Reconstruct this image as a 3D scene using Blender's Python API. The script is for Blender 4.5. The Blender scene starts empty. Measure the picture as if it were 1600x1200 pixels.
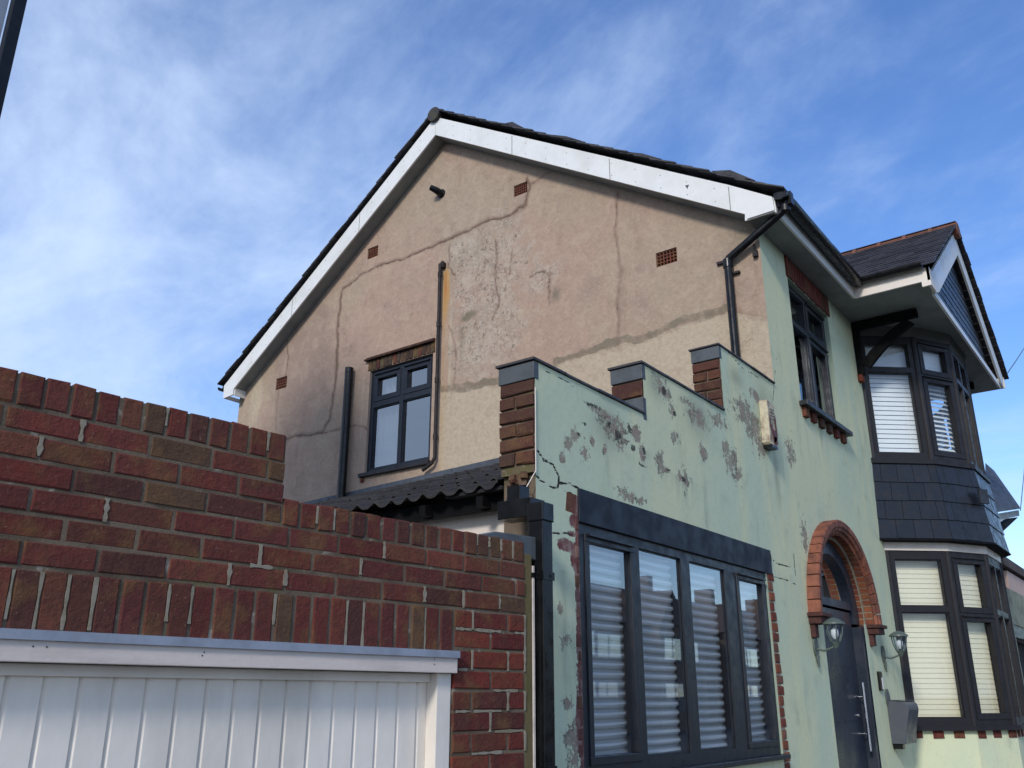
import bpy, math, random
import numpy as np
from mathutils import Vector, Matrix
random.seed(7); rng = np.random.default_rng(5)
sc = bpy.context.scene
# ------------------------------------------------------------------ camera
F = 1385.047; YAW, PIT, ROL = 0.64495105, 0.33864068, 0.00143749
cy, sy = math.cos(YAW), math.sin(YAW); cp, sp = math.cos(PIT), math.sin(PIT)
fw = np.array([cp*cy, cp*sy, sp]); rt = np.array([sy, -cy, 0.0]); up = np.cross(rt, fw)
c_, s_ = math.cos(ROL), math.sin(ROL)
RT, UP = c_*rt+s_*up, -s_*rt+c_*up
EYE = np.array([0, 0, 1.6])
cam = bpy.data.cameras.new('camera'); cam.sensor_width = 36; cam.lens = 36*F/1600
cam.clip_start = 0.05; cam.clip_end = 5000
co = bpy.data.objects.new('camera', cam); sc.collection.objects.link(co)
co.matrix_world = Matrix(((RT[0], UP[0], -fw[0], 0), (RT[1], UP[1], -fw[1], 0), (RT[2], UP[2], -fw[2], 1.6), (0, 0, 0, 1)))
sc.camera = co
def ray(x, y): return RT*((x-800)/F) + UP*(-(y-600)/F) + fw
YF = 2.5; XG = 7.04; XB = 6.844; ZE = 5.617          # facade plane, gable plane, barge plane, eaves soffit
def fa(x, y, Y=YF): d = ray(x, y); p = d*Y/d[1]; return (p[0], p[2]+1.6)     # measure on the facade plane -> (x, z)
def ga(x, y, X=XG): d = ray(x, y); p = d*X/d[0]; return (p[1], p[2]+1.6)     # measure on the gable plane -> (y, z)
# ------------------------------------------------------------------ light
SUN_E, SUN_A = math.radians(30), math.radians(14)
sd = Vector((-math.cos(SUN_E)*math.cos(SUN_A), -math.cos(SUN_E)*math.sin(SUN_A), math.sin(SUN_E)))
sun = bpy.data.lights.new('sun', 'SUN'); sun.energy = 1.75; sun.angle = math.radians(10); sun.color = (1.0, .95, .89)
so = bpy.data.objects.new('sun', sun); sc.collection.objects.link(so)
so.rotation_euler = sd.to_track_quat('Z', 'Y').to_euler()
W = bpy.data.worlds.new('World'); sc.world = W; W.use_nodes = True
def world():
    nt = W.node_tree; nt.nodes.clear(); N = nt.nodes.new; L = nt.links.new
    out = N('ShaderNodeOutputWorld'); sky = N('ShaderNodeTexSky'); sky.sky_type = 'NISHITA'; sky.sun_disc = False
    sky.sun_elevation = SUN_E; sky.sun_rotation = math.atan2(sd.x, sd.y); sky.air_density = 1.0; sky.dust_density = .6; sky.ozone_density = 2.2
    hs = N('ShaderNodeHueSaturation'); hs.inputs['Hue'].default_value = .512; hs.inputs['Saturation'].default_value = 1.28; hs.inputs['Value'].default_value = 1
    L(sky.outputs[0], hs.inputs['Color'])
    b1 = N('ShaderNodeBackground'); b1.inputs[1].default_value = .15; L(hs.outputs[0], b1.inputs[0])
    b2 = N('ShaderNodeBackground'); b2.inputs[0].default_value = (.57, .71, .95, 1); b2.inputs[1].default_value = .88
    tc = N('ShaderNodeTexCoord'); sx = N('ShaderNodeSeparateXYZ'); L(tc.outputs['Generated'], sx.inputs[0])
    def m(op, a, b=None, c=None):
        n = N('ShaderNodeMath'); n.operation = op
        for i, v in enumerate((a, b, c)):
            if v is None: continue
            if isinstance(v, (int, float)): n.inputs[i].default_value = v
            else: L(v, n.inputs[i])
        return n.outputs[0]
    zz = m('ADD', m('MAXIMUM', sx.outputs[2], 0.0), .22)
    px, py = m('DIVIDE', sx.outputs[0], zz), m('DIVIDE', sx.outputs[1], zz)
    # streaks run along a tilted line
    a = math.radians(72)
    u = m('ADD', m('MULTIPLY', px, math.cos(a)), m('MULTIPLY', py, math.sin(a)))
    v = m('ADD', m('MULTIPLY', px, -math.sin(a)), m('MULTIPLY', py, math.cos(a)))
    cb = N('ShaderNodeCombineXYZ'); L(m('MULTIPLY', u, .85), cb.inputs[0]); L(m('MULTIPLY', v, 1.35), cb.inputs[1]); cb.inputs[2].default_value = 3.3
    def nz(sc_, det, ro, di):
        n = N('ShaderNodeTexNoise'); n.inputs['Scale'].default_value = sc_; n.inputs['Detail'].default_value = det; n.inputs['Roughness'].default_value = ro; n.inputs['Distortion'].default_value = di
        L(cb.outputs[0], n.inputs['Vector']); return n.outputs[0]
    n1, n2, n3 = nz(1.95, 8, .58, .6), nz(.8, 3, .5, .2), nz(7.5, 7, .62, .3)
    # more cloud toward +Y (left of the photo), near the horizon and behind the viewer
    left = m('ADD', m('MULTIPLY', sx.outputs[1], .62), m('MULTIPLY', sx.outputs[0], -.62))
    f = m('ADD', m('MULTIPLY', n1, 2.1), m('MULTIPLY', n2, 1.3)); f = m('ADD', f, m('MULTIPLY', n3, .75))
    f = m('ADD', f, m('MULTIPLY', left, .8))
    f = m('ADD', f, m('MULTIPLY', m('MAXIMUM', m('MULTIPLY', sx.outputs[1], -1.0), 0.0), .8))  # unseen extra cloud behind the viewer, added to whiten the light on the facade
    f = m('ADD', f, m('MULTIPLY', m('SUBTRACT', .5, sx.outputs[2]), .8))
    mr = N('ShaderNodeMapRange'); mr.interpolation_type = 'SMOOTHSTEP'; L(f, mr.inputs[0])
    mr.inputs[1].default_value = 1.5; mr.inputs[2].default_value = 3.3; mr.inputs[3].default_value = .06; mr.inputs[4].default_value = .97
    mix = N('ShaderNodeMixShader'); L(mr.outputs[0], mix.inputs[0]); L(b1.outputs[0], mix.inputs[1]); L(b2.outputs[0], mix.inputs[2])
    L(mix.outputs[0], out.inputs[0])
world()
sc.view_settings.view_transform = 'Standard'; sc.view_settings.look = 'None'; sc.view_settings.gamma = 1
sc.view_settings.exposure = 0.48
sc.cycles.max_bounces = 8; sc.cycles.transparent_max_bounces = 16

# ------------------------------------------------------------------ materials
def lin(c):
    return tuple(((x/255)/12.92 if x/255 <= .04045 else ((x/255+.055)/1.055)**2.4) for x in c)
class NT:
    def __init__(s, name):
        s.m = bpy.data.materials.new(name); s.m.use_nodes = True; s.t = s.m.node_tree
        s.b = s.t.nodes['Principled BSDF']; s.o = s.t.nodes['Material Output']
        s.tc = s.t.nodes.new('ShaderNodeTexCoord')
    def n(s, ty): return s.t.nodes.new(ty)
    def l(s, a, b): s.t.links.new(a, b)
    def math(s, op, a, b=None, clamp=False):
        n = s.n('ShaderNodeMath'); n.operation = op; n.use_clamp = clamp
        for i, v in enumerate((a, b)):
            if v is None: continue
            if isinstance(v, (int, float)): n.inputs[i].default_value = v
            else: s.l(v, n.inputs[i])
        return n.outputs[0]
    def noise(s, sc_=5, det=4, rough=.55, stretch=(1, 1, 1), dist=0, off=0):
        mp = s.n('ShaderNodeMapping'); mp.inputs['Scale'].default_value = stretch; mp.inputs['Location'].default_value = (off, off*.7, off*.3)
        s.l(s.tc.outputs['Object'], mp.inputs[0])
        n = s.n('ShaderNodeTexNoise'); n.inputs['Scale'].default_value = sc_; n.inputs['Detail'].default_value = det
        n.inputs['Roughness'].default_value = rough; n.inputs['Distortion'].default_value = dist
        s.l(mp.outputs[0], n.inputs['Vector']); return n.outputs[0]
    def ramp(s, v, a, b, lo=0, hi=1):
        n = s.n('ShaderNodeMapRange'); n.interpolation_type = 'SMOOTHSTEP'; s.l(v, n.inputs[0])
        n.inputs[1].default_value = a; n.inputs[2].default_value = b; n.inputs[3].default_value = lo; n.inputs[4].default_value = hi
        return n.outputs[0]
    def mix(s, f, a, b, ty='MIX'):
        n = s.n('ShaderNodeMix'); n.data_type = 'RGBA'; n.blend_type = ty
        for i, v in ((0, f), (6, a), (7, b)):
            if isinstance(v, (int, float)): n.inputs[i].default_value = v
            elif isinstance(v, tuple): n.inputs[i].default_value = (*v[:3], 1)
            else: s.l(v, n.inputs[i])
        return n.outputs[2]
    def attr(s, name):
        n = s.n('ShaderNodeAttribute'); n.attribute_name = name
        x = s.n('ShaderNodeSeparateColor'); s.l(n.outputs['Color'], x.inputs[0]); return n.outputs['Color'], x.outputs
    def bump(s, h, strength=.3, dist=.01):
        n = s.n('ShaderNodeBump'); n.inputs['Strength'].default_value = strength; n.inputs['Distance'].default_value = dist
        s.l(h, n.inputs['Height']); s.l(n.outputs[0], s.b.inputs['Normal'])
    def col(s, c):
        if isinstance(c, tuple): s.b.inputs['Base Color'].default_value = (*c[:3], 1)
        else: s.l(c, s.b.inputs['Base Color'])
    def rough(s, r):
        if isinstance(r, (int, float)): s.b.inputs['Roughness'].default_value = r
        else: s.l(r, s.b.inputs['Roughness'])
def plain(name, rgb, rough=.5, dirt=.25, scale=6, dcol=None, bump=.15, bs=60, spec=.5, stretch=(1, 1, 1), metal=0):
    k = NT(name); c = lin(rgb); d = lin(dcol) if dcol else tuple(x*.55 for x in c)
    f = k.ramp(k.noise(scale, 6, .6, stretch), .42, .72, 0, dirt)
    f2 = k.noise(scale*9, 3, .6, stretch)
    cc = k.mix(f, c, d); cc = k.mix(k.ramp(f2, .3, .7, 0, .16), cc, tuple(x*.7 for x in c))
    k.col(cc); k.rough(k.ramp(k.noise(scale*2, 4), .3, .7, max(.05, rough-.1), min(1, rough+.12)))
    k.b.inputs['Specular IOR Level'].default_value = spec; k.b.inputs['Metallic'].default_value = metal
    if bump: k.bump(k.noise(bs, 4), bump, .004)
    return k.m
def brickmat(name, dark=1.0):
    k = NT(name); c, _ = k.attr('col')
    f = k.noise(9, 5, .6); f3 = k.noise(28, 5, .65, off=3); f4 = k.noise(4.2, 3, .5, off=9)
    cc = k.mix(k.ramp(f, .47, .68, 0, .62), c, lin((118, 88, 54)))               # ochre flashed areas
    cc = k.mix(k.ramp(f4, .52, .72, 0, .4), cc, lin((66, 44, 44)))
    cc = k.mix(k.ramp(k.noise(1.6, 6, .65, off=13), .45, .7, 0, .55), cc, lin((88, 66, 52)))            # purple dark burnt areas
    cc = k.mix(k.ramp(f3, .35, .72, 0, .4), cc, lin((70, 48, 42)))
    cc = k.mix(k.ramp(k.noise(90, 3, off=5), .62, .75, 0, .35), cc, lin((150, 120, 100))); cc = k.mix(.05, cc, lin((92, 74, 62)))
    k.col(cc); k.rough(.9); k.b.inputs['Specular IOR Level'].default_value = .2
    k.bump(k.math('ADD', k.noise(70, 6, .7), k.math('MULTIPLY', k.noise(18, 6, .7), 2.0)), .8, .006); return k.m
def mortarmat(name, rgb=(120, 104, 86), rgb2=(78, 66, 52)):
    k = NT(name); cc = k.mix(k.ramp(k.noise(6, 5), .4, .65), lin(rgb), lin(rgb2))
    cc = k.mix(k.ramp(k.noise(14, 6, off=4), .6, .7, 0, .6), cc, lin((168, 160, 146)))
    cc = k.mix(k.ramp(k.noise(5, 4, off=8), .55, .7, 0, .55), cc, lin((92, 90, 44)))
    k.col(cc); k.rough(.95); k.bump(k.noise(80, 6, .7), .8, .005); return k.m
def slatemat(name, rgb=(38, 40, 46), rough=.45, sx_=.28, lichen=.4):
    k = NT(name); c = lin(rgb); a, ch = k.attr('col')
    cc = k.mix(1.0, a, c, 'MULTIPLY'); cc = k.mix(k.ramp(k.noise(7, 6, .65), .5, .75, 0, lichen), cc, lin((88, 84, 76)))
    cc = k.mix(k.ramp(k.noise(30, 4, off=2), .55, .7, 0, .4), cc, tuple(x*.4 for x in c))
    k.col(cc); k.rough(k.ramp(k.noise(12, 4), .3, .7, rough-.1, rough+.2)); k.bump(k.noise(50, 6, .7), .35, .004); return k.m
def glassmat(name, tint=(.9, .95, 1), refl=1.0, dark=0.0):
    k = NT(name); t = k.t; t.nodes.remove(k.b)
    tr = k.n('ShaderNodeBsdfTransparent'); tr.inputs[0].default_value = (*[x*(1-dark) for x in tint], 1)
    gl = k.n('ShaderNodeBsdfGlossy'); gl.inputs['Roughness'].default_value = .012; gl.inputs[0].default_value = (.9, .95, 1, 1)
    fr = k.n('ShaderNodeLayerWeight'); fr.inputs[0].default_value = .5
    bp = k.n('ShaderNodeBump'); bp.inputs['Strength'].default_value = .03; bp.inputs['Distance'].default_value = .02
    k.l(k.noise(1.6, 1), bp.inputs['Height']); k.l(bp.outputs[0], gl.inputs['Normal'])
    f = k.math('MULTIPLY', k.math('ADD', k.math('MULTIPLY', k.math('POWER', fr.outputs['Facing'], 4.0), 1.6), .14), refl, clamp=True)
    mx = k.n('ShaderNodeMixShader'); k.l(f, mx.inputs[0]); k.l(tr.outputs[0], mx.inputs[1]); k.l(gl.outputs[0], mx.inputs[2])
    k.l(mx.outputs[0], k.o.inputs[0]); return k.m

def gable_render():
    k = NT('tan_render'); _, a = k.attr('m1'); _, b = k.attr('m2')
    pink, buff, mauve, cream = lin((176, 150, 132)), lin((170, 152, 132)), lin((150, 130, 118)), lin((188, 174, 150))
    big = k.noise(.75, 5, .55); mid = k.noise(3.2, 6, .6, off=3); fine = k.noise(22, 6, .7, off=6); st = k.noise(2.2, 6, .65, (1, 1, .28), off=2)
    cc = k.mix(k.ramp(big, .38, .62), pink, buff)
    cc = k.mix(k.ramp(mid, .5, .72, 0, .5), cc, mauve)
    e = k.math('ADD', b[2], k.math('MULTIPLY', k.math('SUBTRACT', mid, .5), .6))
    cc = k.mix(k.ramp(e, .35, .65, 0, .75), cc, mauve)                         # mauve damp region
    e = k.math('ADD', b[1], k.math('MULTIPLY', k.math('SUBTRACT', mid, .5), .3))
    cc = k.mix(k.ramp(e, .42, .56, 0, .85), cc, cream)                         # cream re-rendered areas
    # crazed, flaking patch
    vo = k.n('ShaderNodeTexVoronoi'); vo.feature = 'DISTANCE_TO_EDGE'; vo.inputs['Scale'].default_value = 15
    dv = k.n('ShaderNodeVectorMath'); dv.operation = 'MULTIPLY_ADD'; nn = k.n('ShaderNodeTexNoise'); nn.inputs['Scale'].default_value = 5; nn.inputs['Detail'].default_value = 5
    k.l(k.tc.outputs['Object'], nn.inputs['Vector']); k.l(nn.outputs['Color'], dv.inputs[0]); dv.inputs[1].default_value = (.35, .35, .35); k.l(k.tc.outputs['Object'], dv.inputs[2]); k.l(dv.outputs[0], vo.inputs['Vector'])
    cz = k.math('ADD', a[1], k.math('MULTIPLY', k.math('SUBTRACT', k.noise(5, 5, off=7), .5), 1.3))
    czm = k.ramp(cz, .4, .7)
    cc = k.mix(k.math('MULTIPLY', czm, k.ramp(k.noise(9, 7, .72, off=51), .4, .6, .25, .75)), cc, lin((188, 176, 160)))
    fl = k.math('MULTIPLY', k.ramp(k.noise(16, 6, .7, off=11), .56, .64), czm)
    cc = k.mix(k.math('MULTIPLY', fl, .75), cc, lin((112, 100, 90)))
    ln = k.math('MULTIPLY', k.ramp(vo.outputs['Distance'], .0, .035, 1, 0), k.math('MULTIPLY', czm, k.ramp(k.noise(4, 3, off=5), .38, .58)))
    cc = k.mix(k.math('MULTIPLY', ln, .5), cc, lin((104, 90, 78)))
    # hairline map cracks anywhere
    vo2 = k.n('ShaderNodeTexVoronoi'); vo2.feature = 'DISTANCE_TO_EDGE'; vo2.inputs['Scale'].default_value = 2.6; k.l(dv.outputs[0], vo2.inputs['Vector'])
    hl = k.math('MULTIPLY', k.ramp(vo2.outputs['Distance'], 0, .012, 1, 0), k.ramp(k.noise(1.4, 3, off=15), .5, .64))
    cc = k.mix(k.math('MULTIPLY', hl, .5), cc, lin((104, 84, 70)))
    cc = k.mix(k.ramp(fine, .3, .75, 0, .3), cc, lin((126, 106, 90))); cc = k.mix(k.ramp(k.noise(6, 8, .75, dist=.6, off=31), .47, .62, 0, .28), cc, lin((190, 172, 150))); cc = k.mix(k.ramp(k.noise(4, 8, .72, dist=.8, off=41), .53, .7, 0, .32), cc, lin((134, 112, 98)))
    cc = k.mix(k.ramp(k.noise(60, 5, .7, off=1), .56, .72, 0, .32), cc, lin((190, 170, 150)))
    cc = k.mix(k.ramp(st, .56, .8, 0, .45), cc, lin((112, 96, 84)))            # run-down grime
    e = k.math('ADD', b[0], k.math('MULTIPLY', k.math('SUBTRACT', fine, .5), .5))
    cc = k.mix(k.ramp(e, .3, .9, 0, .85), cc, lin((120, 112, 94)))               # grey mortar smears and grime, plus a greyer band along the verge
    e = k.math('MULTIPLY', a[2], k.ramp(k.noise(6, 5, .6, (1, 1, .3)), .25, .6, .45, 1))
    cc = k.mix(k.ramp(e, .02, .4, 0, .7), cc, lin((190, 148, 84))); cc = k.mix(k.ramp(e, .3, .95, 0, .9), cc, lin((172, 92, 34)))             # rust run
    jag = k.math('ADD', k.math('MULTIPLY', k.math('SUBTRACT', k.noise(14, 5, .7, off=9), .5), .55), k.math('MULTIPLY', k.math('SUBTRACT', fine, .5), .25))
    e = k.math('ADD', a[0], jag)
    halo = k.ramp(e, .2, .75, 0, .55); cc = k.mix(halo, cc, lin((128, 106, 92)))
    cr = k.ramp(e, .66, .95); cc = k.mix(k.math('MULTIPLY', cr, .55), cc, lin((92, 74, 62)))
    k.col(cc); k.rough(.93); k.b.inputs['Specular IOR Level'].default_value = .2
    h = k.math('ADD', k.math('MULTIPLY', fine, .6), k.math('MULTIPLY', k.noise(90, 4, .7), .25))
    h = k.math('SUBTRACT', h, k.math('MULTIPLY', cr, .8)); h = k.math('SUBTRACT', h, k.math('MULTIPLY', ln, .4))
    k.bump(k.math('ADD', h, k.math('MULTIPLY', mid, 1.5)), .8, .016); return k.m
def green_render():
    k = NT('green_paint'); _, a = k.attr('m1'); _, b = k.attr('m2')
    g1, g2, g3 = lin((210, 213, 176)), lin((198, 208, 178)), lin((224, 219, 172))
    big = k.noise(.9, 4); mid = k.noise(4, 6, .6, off=3); fine = k.noise(24, 6, .7, off=6); st = k.noise(3.0, 5, .6, (1, 1, .2), off=2)
    cc = k.mix(k.ramp(big, .4, .62), g1, g2); cc = k.mix(k.ramp(st, .5, .68, 0, .55), cc, g3)
    cc = k.mix(k.ramp(k.noise(7, 6, .6, (1, 1, .22), off=8), .55, .8, 0, .4), cc, lin((128, 140, 120)))
    cc = k.mix(k.ramp(mid, .55, .8, 0, .4), cc, lin((138, 152, 134)))
    cc = k.mix(k.ramp(fine, .5, .8, 0, .25), cc, lin((132, 148, 130)))
    cc = k.mix(k.ramp(b[1], .1, 1, 0, .5), cc, lin((120, 124, 108)))           # grime, plus a duller band along the eaves
    jag = k.math('ADD', k.math('MULTIPLY', k.math('SUBTRACT', k.noise(17, 7, .75, off=9), .5), 1.9), k.math('MULTIPLY', k.math('SUBTRACT', k.noise(60, 5, .7, off=19), .5), .9))
    e = k.math('ADD', a[1], jag)
    under = k.mix(k.ramp(k.noise(9, 5, off=21), .42, .58), lin((152, 136, 120)), lin((156, 148, 128)))
    rim = k.ramp(e, .44, .52, 0, .45); cc = k.mix(rim, cc, lin((190, 196, 176)))
    pe = k.ramp(e, .52, .56); cc = k.mix(pe, cc, under)
    rg = k.math('MULTIPLY', k.math('MULTIPLY', k.ramp(e, .5, .54), k.ramp(e, .58, .70, 1, 0)), k.ramp(k.noise(10, 5, .7, off=33), .46, .6))
    cc = k.mix(k.math('MULTIPLY', rg, .85), cc, lin((66, 60, 50)))
    cc = k.mix(k.math('MULTIPLY', pe, k.ramp(k.noise(26, 6, .75, off=37), .52, .66, 0, .7)), cc, lin((176, 184, 160)))
    e2 = k.math('ADD', a[2], jag); dk = k.ramp(e2, .56, .64); cc = k.mix(k.math('MULTIPLY', dk, .9), cc, lin((54, 52, 46)))
    e3 = k.math('ADD', b[0], k.math('MULTIPLY', jag, .5)); bx = k.ramp(e3, .5, .56)
    cc = k.mix(bx, cc, k.mix(k.ramp(k.noise(18, 4), .4, .6), lin((112, 66, 62)), lin((142, 116, 108))))
    e = k.math('ADD', a[0], k.math('MULTIPLY', jag, .28)); cr = k.ramp(e, .7, .82); cc = k.mix(cr, cc, lin((40, 40, 34)))
    cc = k.mix(k.ramp(b[2], .1, .9, 0, .8), cc, lin((96, 94, 52)))             # moss
    k.col(cc); k.rough(.8); k.b.inputs['Specular IOR Level'].default_value = .3
    h = k.math('ADD', k.math('MULTIPLY', fine, .3), mid)
    h = k.math('SUBTRACT', h, k.math('MULTIPLY', pe, .5)); h = k.math('SUBTRACT', h, k.math('MULTIPLY', cr, 1.2)); h = k.math('SUBTRACT', h, k.math('MULTIPLY', bx, .7))
    k.bump(h, .5, .01); return k.m

M = {}
M['gable'] = gable_render(); M['green'] = green_render()
M['brick'] = brickmat('red_brick'); M['mortar'] = mortarmat('old_mortar', (110, 96, 80), (84, 72, 58))
M['mortar_w'] = plain('white_mortar', (142, 134, 118), .95, .8, 24, (118, 106, 84), .5)
M['upvc'] = plain('white_upvc', (226, 226, 222), .4, .35, 2.2, (176, 174, 164), .06)
M['cream'] = plain('cream_paint', (226, 216, 204), .5, .25, 4, (170, 156, 140), .1)
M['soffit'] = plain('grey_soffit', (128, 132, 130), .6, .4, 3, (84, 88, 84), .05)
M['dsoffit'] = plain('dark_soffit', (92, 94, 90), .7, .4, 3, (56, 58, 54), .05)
M['door_w'] = plain('white_door_paint', (236, 228, 216), .55, .5, 3, (192, 184, 170), .25, 24, stretch=(1, 1, .35))
M['board'] = plain('white_board', (214, 202, 192), .7, .5, 5, (164, 152, 146), .3, 40, stretch=(.4, .4, 3))
M['flash'] = plain('zinc_strip', (146, 154, 168), .5, .5, 8, (110, 114, 122), .1)
M['anth'] = plain('anthracite_frame', (24, 27, 35), .42, .3, 6, (30, 32, 36), .04)
M['anth2'] = plain('anthracite_lintel', (30, 36, 46), .55, .35, 4, (22, 27, 35), .12, spec=.3)
M['frameb'] = plain('dark_window_frame', (33, 31, 34), .5, .35, 7, (22, 21, 22), .08, spec=.35)
M['black'] = plain('black_plastic', (11, 12, 15), .3, .3, 6, (26, 26, 26), .04, spec=.35)
M['iron'] = plain('rusty_iron', (24, 20, 20), .7, .4, 12, (66, 40, 24), .5, 40)
M['timber'] = plain('black_timber', (13, 13, 15), .8, .2, 8, (20, 19, 19), .2, spec=.15)
M['lead'] = plain('weathered_lead', (70, 76, 84), .55, .5, 6, (48, 52, 52), .3, 25)
M['slate'] = slatemat('roof_slate', (56, 54, 58), .55)
M['slate2'] = slatemat('hung_slate', (21, 23, 29), .34, lichen=.08)
M['tile'] = slatemat('corrugated_tile', (38, 36, 36), .8, lichen=.3)
M['ridge'] = plain('clay_ridge', (120, 74, 54), .8, .7, 9, (58, 50, 44), .5, 40)
M['ridged'] = plain('mossy_ridge', (50, 48, 48), .8, .6, 10, (78, 74, 46), .5, 40)
M['stone'] = plain('slate_coping', (78, 84, 88), .6, .5, 7, (52, 56, 58), .35, 30)
M['orange'] = plain('orange_arch_brick', (172, 84, 44), .7, .45, 10, (118, 62, 40), .3, 50)
M['corbel'] = plain('dark_corbel', (74, 40, 34), .8, .5, 10, (40, 30, 26), .4)
M['doorb'] = plain('blue_grey_door', (40, 47, 58), .36, .06, 3, (38, 44, 54), .04)
M['steel'] = plain('brushed_steel', (200, 200, 204), .25, .1, 10, None, .02, metal=1)
M['glass'] = glassmat('window_glass', refl=.55); M['glass2'] = glassmat('window_glass_strong', refl=1.05); M['glassd'] = glassmat('dark_glass', refl=1.7, dark=.55); M['lampglass'] = glassmat('lamp_glass', refl=.5)
M['blind_w'] = plain('white_slat', (244, 242, 234), .5, .1, 4, None, 0)
M['blind_c'] = plain('cream_slat', (242, 228, 188), .5, .12, 4, None, 0)
M['curtain'] = plain('white_curtain', (214, 218, 222), .9, .1, 4, None, .1)
M['dark'] = plain('dark_room', (34, 34, 36), .9, .2, 2, None, 0)
M['moss'] = plain('mossy_render', (104, 92, 60), .95, .7, 8, (78, 78, 34), .6, 40)
M['grey'] = plain('grey_letterbox', (78, 82, 90), .4, .25, 6, (56, 58, 64), .05)
M['ltgrey'] = plain('green_grey_lamp_metal', (86, 98, 92), .5, .4, 12, (58, 64, 60), .1)
M['white'] = plain('white_plastic', (225, 225, 222), .4, .3, 10, (160, 150, 130), .05)
M['maroon'] = plain('worn_red', (92, 34, 34), .6, .5, 20, (130, 96, 88), .2)
M['ink'] = plain('faded_print', (92, 92, 88), .7, .3, 30, None, 0)
M['asphalt'] = plain('asphalt', (62, 62, 62), .9, .4, 2, (48, 48, 48), .5, 40)
M['paving'] = plain('paving', (118, 114, 108), .9, .4, 2, (92, 90, 86), .5, 20)
M['dash'] = plain('pebbledash', (196, 194, 186), .95, .7, 26, (128, 126, 118), 1, 90)
M['pinkwall'] = plain('pink_render', (206, 178, 164), .9, .3, 3, (160, 140, 128), .3)
M['greygreen'] = plain('stained_render', (150, 152, 128), .9, .8, 5, (96, 98, 80), .4)
M['brownroof'] = plain('brown_roof', (84, 72, 66), .85, .4, 3, (58, 52, 50), .4, 12)
M['wire'] = plain('wire', (90, 96, 108), .6, .1, 3, None, 0)
M['fabric'] = None
def zebra():
    k = NT('striped_blind_fabric'); s = k.n('ShaderNodeSeparateXYZ'); k.l(k.tc.outputs['Object'], s.inputs[0])
    w = k.math('SINE', k.math('MULTIPLY', k.math('ADD', s.outputs[2], k.math('MULTIPLY', k.noise(1.5, 2), .012)), 2*math.pi/.05))
    k.col(k.mix(k.ramp(w, -.5, .4), lin((182, 180, 172)), lin((232, 229, 220)))); k.rough(.8)
    k.b.inputs['Transmission Weight'].default_value = 0; return k.m
M['fabric'] = zebra()

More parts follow.
